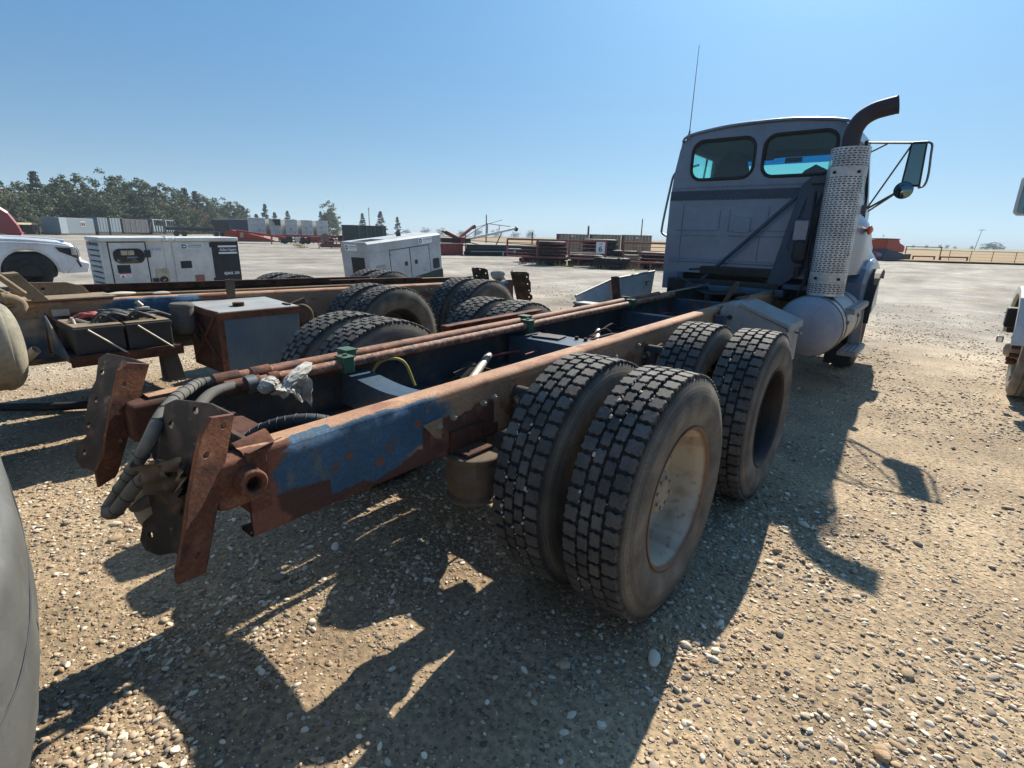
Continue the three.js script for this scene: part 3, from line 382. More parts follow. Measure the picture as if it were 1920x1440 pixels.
// ---------------------------------------------------------------- the near truck
const crumple = (seed) => { const g = new THREE.IcosahedronGeometry(1, 5), p = g.attributes.position; for (let i = 0; i < p.count; i++) { const x = p.getX(i), y = p.getY(i), z = p.getZ(i), s = 1 + 0.35 * fbm((x + 1.3 + y * 0.7) / 4, (z + 1.3 - y * 0.5) / 4, 8, 3, seed) - 0.18 * Math.abs(fbm((x + y + 2) / 4, (z - y + 2) / 4, 20, 2, seed + 5)); p.setXYZ(i, x * s, y * s, z * s); } g.computeVertexNormals(); return g; };
const truck = thing('truck', 'silver day cab truck with bare rusty chassis and perforated exhaust shield, nearest the camera', 'truck');
buildChassis(truck);
{
  const T = truck, yt = ytop, pz = (x, dy, zs) => zs.map((z) => V(x, yt(z) + dy, z));
  obj('hydraulic_pipe', pipe(pz(-0.345, 0.006, [1.12, 0, -1, -2.2, -3.1]), 0.03, 60, 12), mt.pipe, T); obj('hydraulic_pipe', pipe(pz(-0.268, -0.006, [1.1, 0.6, 0, -1, -2.2, -3.3]), 0.024, 60, 12), mt.pipe2, T);
  for (const z of [0.56, -0.86, -2.36]) obj('pipe_clamp', [bx(0.075, 0.075, 0.06, -0.335, yt(z) + 0.005, z - 0.05, 0.004), bx(0.085, 0.008, 0.07, -0.335, yt(z) + 0.045, z - 0.05, 0.002), bx(0.07, 0.075, 0.055, -0.262, yt(z) - 0.01, z + 0.01, 0.004), bx(0.08, 0.008, 0.065, -0.262, yt(z) + 0.029, z + 0.01, 0.002), rod(V(-0.262, yt(z) + 0.03, z + 0.01), V(-0.262, yt(z) + 0.042, z + 0.01), 0.012, 6)], mt.green, T);
  obj('fender_rail', [bx(0.012, 0.075, 1.02, -0.56, yt(-0.8) - 0.02, -0.84, 0.004, 0.017), bx(0.06, 0.01, 1.02, -0.535, yt(-0.8) + 0.02, -0.84, 0.003, 0.017)], mt.rust, T);
  // hoses at the back
  const tr = (name, pts, r, m, rings) => { const c = new THREE.CatmullRomCurve3(pts.map((p) => V(...p))), gs = [new THREE.TubeGeometry(c, 80, r, 14)]; obj(name, gs, m, T); if (rings) { const rg = []; const n = Math.round(c.getLength() / rings); const rr = rng(n + 3); for (let i = 1; i < n; i++) { if (rr() < 0.15) continue; const f = clamp((i + 0.7 * (rr() - 0.5)) / n), p = c.getPointAt(f), t = c.getTangentAt(f).add(V(rr() - 0.5, rr() - 0.5, rr() - 0.5).multiplyScalar(0.35)).normalize(), g = new THREE.TorusGeometry(r + 0.0008, 0.0014 + 0.001 * rr(), 5, 16); g.applyQuaternion(new THREE.Quaternion().setFromUnitVectors(V(0, 0, 1), t)); rg.push(g.translate(p.x, p.y, p.z)); } obj('hose_wrap', rg, mt.black, T, { kind: 'stuff' }); } };
  tr('hydraulic_hose', [[-0.342, 0.938, 1.1], [-0.335, 0.945, 1.18], [-0.18, 0.968, 1.28], [0.03, 1.002, 1.39], [0.15, 0.985, 1.475], [0.19, 0.94, 1.52], [0.165, 0.875, 1.552], [0.11, 0.805, 1.575], [0.065, 0.745, 1.598], [0.07, 0.715, 1.622], [0.11, 0.722, 1.615], [0.14, 0.765, 1.59], [0.18, 0.82, 1.56], [0.215, 0.85, 1.53], [0.26, 0.865, 1.50]], 0.0195, mt.hose, 0.06);
  tr('hydraulic_hose', [[-0.26, 0.93, 1.09], [-0.2, 0.93, 1.2], [-0.1, 0.90, 1.3], [-0.04, 0.85, 1.37], [-0.02, 0.78, 1.44], [0.0, 0.71, 1.5], [0.04, 0.69, 1.545], [0.1, 0.72, 1.53], [0.16, 0.76, 1.46]], 0.02, mt.hose);
  tr('hydraulic_hose', [[0.02, 0.72, 1.22], [0.1, 0.80, 1.245], [0.17, 0.875, 1.19], [0.235, 0.905, 1.12], [0.29, 0.905, 1.05], [0.33, 0.86, 0.95]], 0.024, mt.rubber, 0.03);
  obj('pipe_fitting', [rod(V(-0.342, yt(1.1) + 0.006, 1.13), V(-0.342, yt(1.0) + 0.006, 1.03), 0.036, 6), rod(V(-0.342, yt(1) + 0.006, 0.98), V(-0.342, yt(0.9) + 0.006, 0.9), 0.036, 8), rod(V(-0.266, yt(1.1) - 0.006, 1.12), V(-0.267, yt(1.0) - 0.006, 0.98), 0.031, 6), rod(V(-0.266, yt(0.95) - 0.006, 0.94), V(-0.267, yt(0.9) - 0.006, 0.9), 0.031, 8)], mt.rust, T);
  obj('hose_clamp', rod(V(-0.264, yt(1.1) - 0.008, 1.04), V(-0.265, yt(1.0) - 0.008, 1.0), 0.038, 16), mt.steel, T);
  { const r = rng(14), g1_ = place(crumple(55).scale(0.028, 0.028, 0.10), -0.17, 0.95, 0.86, 0.28, 0.45, 0.2), g2_ = place(crumple(58).scale(0.03, 0.032, 0.05), -0.19, 0.925, 0.98, 0.1, 0.4), g3 = place(grid(24, 14, (u, v) => [0.02 * Math.sin(u * 7 + v * 4) + 0.008 * Math.sin(u * 31 - v * 13), -v * (0.11 + 0.03 * Math.sin(u * 17) + 0.02 * Math.sin(u * 41)) * (1.2 - u), 0.2 * u - 0.1]), -0.15, 0.94, 0.91, 0.15, 0.45, 0.15); obj('torn_wrap', [g1_, g2_, g3], mt.rag, T); }
  obj('torn_wrap', [place(grid(8, 8, (u, v) => [0.12 * (u - 0.5), -0.2 * v, 0.02 * Math.sin(6 * u + 3 * v)]), 0.12, 0.80, 1.53, 0.15, 0.5)], mt.rag, T);
  obj('dust_boot', [place(grid(24, 20, (u, v) => [0.17 * (u - 0.5) * (1 - 0.45 * v) + 0.02 * v, -0.17 * v * (0.8 + 0.3 * Math.sin(u * 4)), 0.022 * Math.sin(6 * u + 3 * v) + 0.012 * Math.sin(15 * u - 9 * v) + 0.01 * Math.sin(23 * v + 8 * u)]), 0.27, 0.90, 1.525, 0.2, 0.45), place(crumple(83).scale(0.022, 0.026, 0.026), 0.235, 0.872, 1.52)], mt.dustDark, T);
  // casting and bush at the end of the right rail, and its torn cap
  const bush = lathe([[0.022, 0], [0.022, 0.05], [0.034, 0.052], [0.04, 0.046], [0.04, 0]], 28, 'x').translate(0.437, 0.848, 1.365);
  obj('rail_end_casting', [bx(0.10, 0.15, 0.15, 0.386, 0.838, 1.372, 0.02), bx(0.012, 0.19, 0.06, 0.431, 0.83, 1.33, 0.004), bush, place(grid(10, 6, (u, v) => [0.13 * (u - 0.6), 0.012 * Math.sin(u * 8) + 0.02 * v, -0.1 * v]), 0.41, 0.92, 1.36)], mt.rust, T);
  obj('rail_end_casting', [bx(0.10, 0.15, 0.15, -0.36, 0.838, 1.36, 0.02)], mt.rustDark, T);
  obj('rear_cross_tube', [rod(V(-0.36, 0.8, 1.33), V(0.36, 0.8, 1.33), 0.05, 18), bx(0.6, 0.2, 0.02, 0, 0.78, 1.26, 0.004)], mt.rustBlack, T);
  // wiring and air lines between the rails
  { const r = rng(4), gs = [], gr = []; for (let k = 0; k < 26; k++) { const x = -0.3 + 0.55 * r(), z = 0.3 - 3.2 * r(), l = 0.3 + 0.7 * r(), y = 0.68 + 0.14 * r(), s = r() - 0.5, c = pipe([[x, y, z], [x + 0.1 * s, y + 0.05 * r(), z - l * 0.4], [x + 0.2 * s, y - 0.06 * r(), z - l * 0.7], [x + 0.35 * s, y, z - l]], 0.005 + 0.005 * r(), 20, 6); (k % 4 ? gs : gr).push(c); } obj('air_line', gs, mt.blackDust, T, { kind: 'stuff' }); obj('air_line', gr, mt.redTerm, T, { kind: 'stuff' }); }
  obj('grease_line', pipe([[-0.3, 0.78, 0.44], [-0.28, 0.90, 0.36], [-0.22, 0.90, 0.26], [-0.2, 0.76, 0.2]], 0.008, 24, 8), mt.yellow, T);
  obj('transmission', [place(lathe([[0.05, -0.6], [0.14, -0.55], [0.2, -0.2], [0.24, 0.3], [0.3, 0.5]], 24, 'z'), 0, 0.78, -5.0)], mt.darkBrown, T);

  // tool box, fuel tank, steps
  const box = part('tool_box', T); obj('box_body', frame(flat([[0.455, 0.58], [0.985, 0.58], [0.985, 0.875], [0.985, 0.885], [0.62, 1.03], [0.5, 1.045], [0.455, 0.985]], 0.44, [], 0.006), V(0, 0, -2.78), V(1, 0, 0), V(0, 1, 0)), mt.alumPaint, box);
  obj('lid', frame(flat([[0.60, 1.036], [0.612, 1.060], [1.002, 0.918], [1.006, 0.865], [0.994, 0.862], [0.988, 0.893]], 0.475, [], 0.003), V(0, 0, -2.78), V(1, 0, 0), V(0, 1, 0)), mt.alumPaint, box);
  obj('latch', [rod(V(0.99, 0.83, -2.84), V(1.03, 0.825, -2.84), 0.008, 8), rod(V(1.028, 0.825, -2.80), V(1.028, 0.825, -2.88), 0.008, 8)], mt.steel, box); obj('vent_plug', rod(V(0.54, 0.93, -2.57), V(0.54, 0.93, -2.553), 0.02, 14), mt.charcoal, box);
  for (const z of [-2.5, -3.06]) obj('box_bracket', bx(0.09, 0.4, 0.05, 0.48, 0.75, z, 0.006), mt.blue, T);
  const tank = part('fuel_tank', T, [0.875, 0.725, 0]); const dome = []; for (let i = 0; i <= 12; i++) { const a = i / 12 * PI / 2; dome.push([0.302 * Math.sin(a) ** 0.9, 0.20 * Math.cos(a)]); }
  obj('tank_end', place(lathe(dome.map(([r, y]) => [r, y]), 48, 'z'), 0, 0, -4.06), mt.silverDull, tank); obj('tank_shell', [place(lathe([[0.302, 0], [0.306, -0.01], [0.306, -1.3], [0.2, -1.42], [0.01, -1.45]], 48, 'z'), 0, 0, -4.06)], mt.alum, tank);
  obj('weld_seam', place(new THREE.TorusGeometry(0.305, 0.007, 6, 48), 0, 0, -4.06), mt.steel, tank);
  for (const z of [-4.28, -5.05]) obj('tank_strap', [place(lathe([[0.309, -0.03], [0.313, -0.028], [0.313, 0.028], [0.309, 0.03]], 48, 'z'), 0, 0, z), bx(0.02, 0.03, 0.07, 0.312, 0.05, z, 0.004)], mt.steel, tank);
  const st = (y, z0, z1, x0, x1) => { const s = part('step', T), gs = []; for (let k = 0; k < 4; k++) gs.push(bx((x1 - x0) / 4 - 0.008, 0.02, z0 - z1, mix(x0, x1, (k + 0.5) / 4), y, (z0 + z1) / 2, 0.004)); obj('step_tread', gs, mt.alumPaint, s); obj('step_frame', [bx(x1 - x0 + 0.01, 0.045, 0.02, (x0 + x1) / 2, y - 0.024, z0 + 0.008, 0.003), bx(0.02, 0.05, z0 - z1, x1, y - 0.026, (z0 + z1) / 2, 0.003), bx(x1 - x0, 0.012, z0 - z1, (x0 + x1) / 2, y - 0.03, (z0 + z1) / 2, 0)], mt.alumPaint, s); };
  st(0.9, -4.36, -5.5, 1.04, 1.205); st(0.385, -4.85, -5.6, 1.075, 1.245);
  obj('step_hanger', [bx(0.1, 0.56, 0.03, 1.15, 0.63, -5.42, 0.004, 0, 0, 0.06), bx(0.03, 0.5, 0.16, 1.1, 0.63, -5.5, 0.004)], mt.alumPaint, T);
  obj('mud_flap', [bx(0.28, 0.5, 0.012, 1.0, 0.36, -5.5, 0.003)], mt.rubber, T);

  // steer axle
  for (const s of [1, -1]) wheel(T, s * 1.0, -6.15, s, 'rib', s > 0 ? 7 : 9);
  obj('steer_axle', [rod(V(-0.85, 0.5, -6.15), V(0.85, 0.5, -6.15), 0.06, 14)], mt.blackDust, T);

  // cab
  const cab = part('cab', T); const ZB = -4.6, ZF = -5.95;
  const outline = [[-0.965, 1.16], [-0.962, 2.02], [-0.935, 2.34], [-0.895, 2.58], [-0.86, 2.665], [-0.79, 2.722], [-0.55, 2.762], [-0.2, 2.788], [0.2, 2.788], [0.55, 2.762], [0.79, 2.722], [0.86, 2.665], [0.895, 2.58], [0.935, 2.34], [0.962, 2.02], [0.965, 1.16]];
  const w1 = rrect(-0.735, 2.232, -0.035, 2.655, 0.12), w2 = rrect(0.06, 2.232, 0.76, 2.655, 0.12);
  obj('back_wall', polyZ(outline, 0.05, ZB, [w1, w2]), mt.silver, cab);
  const gasket = (w, k) => { const c = new THREE.CatmullRomCurve3(w.map((p) => V(p[0], p[1], ZB + 0.022)), true, 'catmullrom', 0.05); return new THREE.TubeGeometry(c, 90, 0.019, 8, true); };
  for (const w of [w1, w2]) { obj('window_seal', gasket(w), mt.rubber, cab); obj('rear_window', polyZ(w, 0.006, ZB + 0.004), mt.glassRear, cab); }
  // pressed panels in the back wall: ribs and recess frames, the blue stripe as paint on a raised belt
  obj('stripe', [bx(1.52, 0.104, 0.012, -0.195, 2.056, ZB + 0.029, 0.003)], mt.cabBlue, cab);
  obj('pressed_rib', [bx(1.6, 0.016, 0.018, -0.1, 2.15, ZB + 0.028, 0.006), bx(1.7, 0.03, 0.03, -0.05, 1.30, ZB + 0.03, 0.01), ...[[-0.6, 1.66, 0.5, 0.012], [-0.02, 1.66, 0.42, 0.012], [0.33, 1.66, 0.24, 0.012], [-0.6, 1.60, 0.5, 0.012], [0.1, 1.60, 0.62, 0.012]].map(([x, y, w, h]) => bx(w, h, 0.016, x, y, ZB + 0.028, 0.005)), ...[[-0.33, 1.78, 0.23], [-0.22, 1.78, 0.23], [0.2, 1.8, 0.26], [0.42, 1.45, 0.3], [0.14, 1.45, 0.3], [-0.78, 1.6, 0.7]].map(([x, y, h]) => bx(0.012, h, 0.016, x, y, ZB + 0.028, 0.005))], mt.silver, cab);
  { const gs = []; for (let k = 0; k < 26; k++) for (const y of [1.325, 2.005, 2.115]) gs.push(rod(V(-0.9 + k * (y > 2 ? 0.056 : 0.07), y, ZB + 0.02), V(-0.9 + k * (y > 2 ? 0.056 : 0.07), y, ZB + 0.04), 0.006, 6)); obj('rivet', gs, mt.silver, cab, { kind: 'stuff' }); }
  obj('access_plate', [bx(0.17, 0.16, 0.014, -0.06, 1.72, ZB + 0.03, 0.004), rod(V(-0.1, 1.7, ZB + 0.03), V(-0.1, 1.7, ZB + 0.045), 0.008, 8)], mt.silver, cab);
  const roofY = (x) => 2.79 - 0.10 * (x / 0.8) ** 2 * (Math.abs(x) > 0.55 ? 0.62 + 0.7 * (Math.abs(x) - 0.55) : 0.6);
  obj('roof', [grid(28, 14, (u, v) => { const x = mix(-0.865, 0.865, u), z = mix(ZB + 0.034, -5.78, v), e = Math.abs(x) / 0.865; return [x, 2.806 - 0.07 * e * e - 0.062 * sstep(0.86, 1, e) - 0.16 * sstep(0.7, 1, v) ** 2 - 0.03 * sstep(0.03, 0, v), z]; }), pipe([[-0.872, 2.66, ZB + 0.03], [-0.80, 2.728, ZB + 0.034], [-0.4, 2.785, ZB + 0.036], [0, 2.797, ZB + 0.036], [0.4, 2.785, ZB + 0.036], [0.80, 2.728, ZB + 0.034], [0.872, 2.66, ZB + 0.03]], 0.016, 40, 8)], mt.silver, cab);
  for (const s of [1, -1]) {
    obj('door', [polyX([[ZB, 1.16], [ZB, 2.03], [ZF - 0.02, 2.03], [-6.15, 1.9], [-6.15, 1.3], [-5.9, 1.16]], 0.05, s * 0.945)], mt.silver, cab);
    obj('window_frame', [frame(flat([[0, 0], [1.32, 0], [1.18, 0.66], [0, 0.66]], 0.045, [[[0.2, 0.05], [1.22, 0.05], [1.1, 0.55], [0.2, 0.56]]]), V(s * 0.945, 2.03, ZB), V(0, 0, -1), V(-s * 0.12, 0.99, 0))], mt.silver, cab);
    obj('side_window', frame(flat([[0.2, 0.05], [1.22, 0.05], [1.1, 0.55], [0.2, 0.56]], 0.006), V(s * 0.945, 2.03, ZB), V(0, 0, -1), V(-s * 0.12, 0.99, 0)), mt.glassTeal, cab);
    obj('windscreen_pillar', rod(V(s * 0.9, 1.95, -6.1), V(s * 0.84, 2.66, -5.72), 0.045, 10), mt.silver, cab);
    obj('door_seal', pipe([[s * 0.975, 1.2, -5.62], [s * 0.985, 1.5, -5.6], [s * 0.975, 2.03, -5.58], [s * 0.90, 2.62, -5.5]], 0.014, 20, 6), mt.rubber, cab); obj('door_seal', [pipe([[s * 0.975, 2.56, -4.8], [s * 0.985, 1.9, -4.82], [s * 0.985, 1.55, -4.85], [s * 0.98, 1.42, -5.0]], 0.012, 20, 6)], mt.rubber, cab);
    obj('marker_light', [place(stoneGeo(3, 3).scale(0.03, 0.05, 0.075), s * 1.085, 1.70, -5.45)], mt.amber, T);
    obj('cowl', [grid(14, 16, (u, v) => { const y = mix(1.2, 1.86, v), z = mix(-5.0, -6.3, u), b = sstep(0, 0.45, u) * (0.09 * sstep(1.9, 1.72, y)) + 0.07 * sstep(0.5, 1, u) * sstep(1.6, 1.3, y); return [s * (0.972 + b), y - 0.25 * sstep(0.55, 1, u) * sstep(1.3, 1.86, y), z]; })], mt.silver, cab);
  }
  obj('windscreen', frame(flat([[-0.86, 0], [0.86, 0], [0.80, 0.635], [-0.80, 0.635]], 0.006), V(0, 1.95, -6.12), V(1, 0, 0), V(0, 0.86, 0.47)), mt.glassTeal, cab);
  obj('sun_strip', frame(flat([[-0.81, 0.635], [0.81, 0.635], [0.80, 0.72], [-0.80, 0.72]], 0.006), V(0, 1.95, -6.12), V(1, 0, 0), V(0, 0.86, 0.47)), mt.glassBlue, cab);
  obj('header', frame(flat([[-0.84, 0.72], [0.84, 0.72], [0.82, 0.86], [-0.82, 0.86]], 0.02), V(0, 1.95, -6.11), V(1, 0, 0), V(0, 0.86, 0.47)), mt.seat, cab);
  obj('headliner', [grid(8, 6, (u, v) => { const x = mix(-0.84, 0.84, u); return [x, 2.70 - 0.05 * (x / 0.84) ** 2 - 0.05 * v * v, mix(ZB - 0.03, -5.75, v)]; }), bx(0.5, 0.1, 0.02, -0.35, 2.585, -5.62, 0.02, 0.4), bx(0.2, 0.06, 0.03, 0.12, 2.53, -5.66, 0.02)], mt.seat, cab);
  obj('dashboard', [bx(1.7, 0.55, 0.35, 0, 1.72, -5.98, 0.08), bx(1.74, 0.12, 1.35, 0, 1.2, -5.3, 0.02), bx(1.72, 0.5, 0.06, 0, 1.45, -4.68, 0.02), place(new THREE.TorusGeometry(0.23, 0.018, 8, 28), -0.45, 1.98, -5.62, -0.9)], mt.seat, cab);
  for (const [x, h] of [[-0.42, 0.2], [0.5, -0.02]]) obj('seat', [place(grid(20, 16, (u, v) => { const a = u * 2 * PI, w = (0.26 - 0.07 * v * v), t = 0.09 * (1 - 0.4 * v); return [w * Math.sign(Math.cos(a)) * Math.abs(Math.cos(a)) ** 0.5 * Math.sqrt(1 - v ** 6), 0.86 * v, t * Math.sin(a)]; }), x, 1.55 + h, -5.0, -0.1), bx(0.5, 0.16, 0.5, x, 1.6, -5.25, 0.05), bx(0.3, 0.24, 0.3, x, 1.4, -5.2, 0.03)], mt.seat, cab);
  for (const s of [-1, 1]) obj('lower_skirt', [bx(0.22, 0.22, 0.05, s * 0.85, 1.055, ZB, 0.01), bx(0.05, 0.22, 1.2, s * 0.94, 1.055, -5.2, 0.01)], mt.silver, cab);
  obj('under_cab', [bx(1.5, 0.32, 0.9, 0, 1.06, -5.1, 0.03), bx(0.4, 0.22, 0.3, -0.62, 0.98, -4.55, 0.02), bx(1.0, 0.1, 0.12, 0.05, 1.2, -4.5, 0.02), bx(0.9, 0.08, 0.1, 0.0, 1.06, -4.45, 0.02)], mt.darkBrown, cab);
  obj('cab_mount', [bx(1.1, 0.08, 0.1, -0.02, 1.0, -4.40, 0.02), rod(V(-0.7, 1.16, -4.5), V(-0.7, 0.96, -4.5), 0.05, 14), rod(V(0.4, 1.16, -4.5), V(0.4, 0.96, -4.5), 0.05, 14), bx(0.05, 0.2, 0.06, -0.3, 0.96, -4.38, 0.01)], mt.blue, T);
  obj('air_line', [pipe([[-0.75, 1.1, -4.5], [-0.5, 1.06, -4.3], [-0.3, 0.98, -4.1], [0.0, 0.99, -3.9], [0.2, 1.0, -4.1]], 0.014, 30, 8), pipe([[-0.6, 1.2, -4.52], [-0.2, 1.22, -4.48], [0.3, 1.12, -4.5], [0.45, 1.0, -4.3]], 0.012, 30, 8)], mt.blackDust, T);
  // exhaust bracket, strut and junction boxes behind the cab
  obj('exhaust_bracket', [frame(flat([[0.52, 2.11], [0.60, 2.20], [0.73, 2.20], [0.74, 2.12], [0.58, 1.45], [0.66, 1.28], [0.56, 1.16], [0.34, 0.98], [0.30, 1.02], [0.36, 1.25]], 0.03, [[[0.585, 2.0], [0.60, 1.9], [0.5, 1.45], [0.47, 1.5]]]), V(0, 0, -4.44), V(1, 0, 0), V(0, 1, 0)), bx(0.05, 1.1, 0.1, 0.76, 1.7, -4.42, 0.01), bx(0.26, 0.08, 0.1, 0.74, 2.16, -4.42, 0.01), bx(0.4, 0.06, 0.1, 0.7, 1.08, -4.42, 0.01)], mt.cabBlue, T);
  obj('strut', rod(V(0.53, 2.06, -4.48), V(-0.44, 1.06, -4.46), 0.02, 10), mt.cabBlue, T);
  obj('junction_box', [bx(0.135, 0.2, 0.09, 0.60, 1.665, -4.38, 0.012)], mt.silverDull, T); obj('air_dryer', [place(lathe([[0.01, 0.12], [0.06, 0.11], [0.075, 0.06], [0.075, -0.08], [0.05, -0.12], [0.01, -0.13]], 24), 0.62, 1.46, -4.38), rod(V(0.62, 1.3, -4.38), V(0.62, 1.2, -4.38), 0.03, 10)], mt.black, T);
  obj('hose', [pipe([[0.72, 2.2, -4.5], [0.73, 1.9, -4.40], [0.70, 1.5, -4.36], [0.72, 1.2, -4.36], [0.66, 1.0, -4.4]], 0.018, 30, 8), pipe([[0.66, 2.1, -4.45], [0.68, 1.75, -4.34], [0.67, 1.5, -4.33]], 0.012, 20, 8)], mt.rubber, T);
  // stack with perforated shield
  const ex = part('exhaust_stack', T, [0.925, 0, -4.32]);
  obj('muffler', [place(lathe([[0.05, 1.0], [0.125, 1.02], [0.125, 2.36], [0.08, 2.42]], 28), 0, 0, 0)], mt.exhaust, ex);
  { const c = new THREE.CatmullRomCurve3([V(-0.01, 2.38, 0), V(-0.012, 2.52, 0), V(0.0, 2.60, 0), V(0.045, 2.68, 0), V(0.13, 2.735, 0), V(0.22, 2.757, 0), V(0.30, 2.77, 0)]), g = new THREE.TubeGeometry(c, 40, 0.077, 24); const lip = lathe([[0.077, 0], [0.082, 0.006], [0.079, 0.012], [0.068, 0.004], [0.066, -0.2]], 24, 'x').rotateZ(0.17).translate(0.298, 2.77, 0); obj('exhaust_pipe', [g, lip], mt.exhaust, ex); }
  { const r0 = 0.168, y0 = 1.03, y1 = 2.425, A0 = -1.75, A1 = 1.75, turn = 0.12, pos = [], idx = []; const quad = (a0, a1, ya, yb) => { const n = Math.max(1, Math.round((a1 - a0) / 0.14)); for (let i = 0; i < n; i++) { const p = mix(a0, a1, i / n) + turn, q = mix(a0, a1, (i + 1) / n) + turn, b = pos.length / 3; for (const [a, y] of [[p, ya], [q, ya], [q, yb], [p, yb]]) pos.push(Math.sin(a) * r0, y, Math.cos(a) * r0); idx.push(b, b + 1, b + 2, b, b + 2, b + 3); } };
    const rows = 66, rh = (y1 - y0 - 0.03) / rows, cols = 13, cw = (A1 - A0 - 0.3) / cols, solid = (y) => (y > 2.165 && y < 2.235) || (y > 1.165 && y < 1.235);
    quad(A0, A1, y0, y0 + 0.015); quad(A0, A1, y1 - 0.015, y1);
    for (let k = 0; k < rows; k++) { const ya = y0 + 0.015 + k * rh, ym = ya + rh * 0.54, yb = ya + rh; quad(A0, A1, ya, ym); if (solid(ya) || solid(yb)) { quad(A0, A1, ym, yb); continue; } let a = A0; const off = (k % 2) * cw * 0.5; quad(A0, A0 + 0.15 - 0.02 + off * 0.5, ym, yb); a = A0 + 0.15 + off * 0.5; for (let c = 0; c < cols; c++) { quad(a + cw * 0.68, c === cols - 1 ? A1 : a + cw, ym, yb); a += cw; } }
    const g = new THREE.BufferGeometry(); g.setAttribute('position', new THREE.Float32BufferAttribute(pos, 3)); g.setIndex(idx); g.computeVertexNormals(); const n = g.attributes.normal; for (let i = 0; i < n.count; i++) { const l = Math.hypot(pos[i * 3], pos[i * 3 + 2]); n.setXYZ(i, pos[i * 3] / l, 0, pos[i * 3 + 2] / l); } obj('heat_shield', g, mt.shield, ex);
    obj('shield_bolt', [2.2, 1.2].flatMap((y) => [-0.62, 0.62].map((a) => rod(V(Math.sin(a + turn) * 0.165, y, Math.cos(a + turn) * 0.165), V(Math.sin(a + turn) * 0.18, y, Math.cos(a + turn) * 0.18), 0.014, 10))), mt.rustDark, ex, { kind: 'stuff' }); }
  // mirrors
  for (const s of [1, -1]) {
    if (s < 0) { const ml = part('mirror', T); obj('mirror_arm', [pipe([[-0.95, 2.5, -5.35], [-1.2, 2.46, -5.4], [-1.30, 2.40, -5.4], [-1.34, 2.2, -5.4], [-1.40, 1.72, -5.4], [-1.38, 1.62, -5.4], [-1.2, 1.56, -5.4], [-1.0, 1.55, -5.38]], 0.016, 50, 8), rod(V(-1.24, 2.44, -5.4), V(-1.3, 2.1, -5.4), 0.01, 8), rod(V(-1.3, 2.1, -5.4), V(-1.05, 2.0, -5.38), 0.01, 8)], mt.steel, ml); obj('mirror_head', bx(0.05, 0.34, 0.14, -1.25, 2.26, -5.42, 0.02, 0, 0.15, -0.1), mt.greyBlue, ml); continue; }
    const mr = part('mirror', T, [0, 0, 0]), X = (v) => s * v, b = (p, q, r = 0.011) => rod(V(X(p[0]), p[1], p[2]), V(X(q[0]), q[1], q[2]), r, 8);
    const z = -5.3; const ar = [b([0.90, 2.62, -5.35], [1.33, 2.575, z]), b([0.92, 2.50, -5.35], [1.1, 2.59, -5.33], 0.009), b([1.03, 1.94, -5.35], [1.32, 2.56, z], 0.009), b([1.03, 1.93, -5.35], [1.33, 2.13, z], 0.012), b([1.04, 1.90, -5.36], [1.28, 2.09, z], 0.009), b([1.33, 2.58, z], [1.45, 2.575, z]), pipe([[X(1.45), 2.575, z], [X(1.49), 2.55, z], [X(1.50), 2.45, z], [X(1.515), 2.25, z], [X(1.50), 2.15, z], [X(1.45), 2.13, z]], 0.011, 24, 8), bx(0.05, 0.1, 0.06, X(1.0), 1.92, -5.36, 0.01), bx(0.05, 0.07, 0.06, X(0.90), 2.6, -5.36, 0.01)]; obj('mirror_arm', ar, mt.steel, mr);
    const f = (pts, t, zz) => polyZ(pts.map(([x, y]) => [X(x), y]), t, zz); obj('mirror_head', [f([[1.31, 2.575], [1.45, 2.57], [1.465, 2.145], [1.295, 2.145]], 0.085, z - 0.026)], mt.charcoal, mr); obj('mirror_glass', [f([[1.325, 2.56], [1.437, 2.556], [1.45, 2.16], [1.312, 2.16]], 0.004, z + 0.019)], mt.mirror, mr);
    obj('convex_mirror', [place(lathe([[0.01, -0.03], [0.06, -0.025], [0.086, 0], [0.088, 0.01]], 28, 'z'), X(1.335), 2.105, z + 0.06)], mt.charcoal, mr); obj('convex_glass', [place(lathe([[0.001, 0.014], [0.03, 0.012], [0.06, 0.006], [0.083, -0.004]], 28, 'z'), X(1.335), 2.105, z + 0.072)], mt.mirror, mr);
  }
  obj('antenna', [rod(V(-0.865, 2.68, -4.66), V(-0.84, 2.8, -4.67), 0.01, 6), rod(V(-0.845, 2.78, -4.67), V(-0.86, 3.72, -4.72), 0.005, 6, 0.0025)], mt.black, T);
  // hood and fenders
  obj('hood', [place(grid(24, 16, (u, v) => { const a = mix(-1.35, 1.35, u), w = mix(0.86, 0.62, v), h = mix(0.62, 0.42, v); return [w * Math.sin(a) / Math.sin(1.35), 1.22 + h * Math.cos(a) ** 0.7, mix(-6.05, -7.5, v)]; }), 0, 0, 0), bx(1.2, 0.7, 0.1, 0, 1.1, -7.45, 0.04)], mt.silver, T);
  for (const s of [1, -1]) {
    const arch = []; for (let i = 0; i <= 14; i++) { const a = mix(-0.35, PI + 0.2, i / 14); arch.push([-6.15 + 0.6 * Math.cos(a), 0.56 + 0.62 * Math.sin(a)]); }
    obj('front_fender', [frame(flat([[-5.46, 0.62], [-5.46, 1.1], [-5.62, 1.26], [-5.9, 1.36], [-6.25, 1.385], [-6.7, 1.3], [-7.1, 1.1], [-7.3, 0.7], [-6.8, 0.6], ...arch.slice().reverse().filter((p) => p[1] > 0.62)], 0.38, [], 0.035), V(s * 0.955, 0, 0), V(0, 0, 1), V(0, 1, 0)), polyX([[-5.5, 1.1], [-5.62, 1.26], [-5.9, 1.36], [-6.1, 1.62], [-5.95, 1.7], [-5.66, 1.3]], 0.06, s * 0.93)], mt.silver, T);
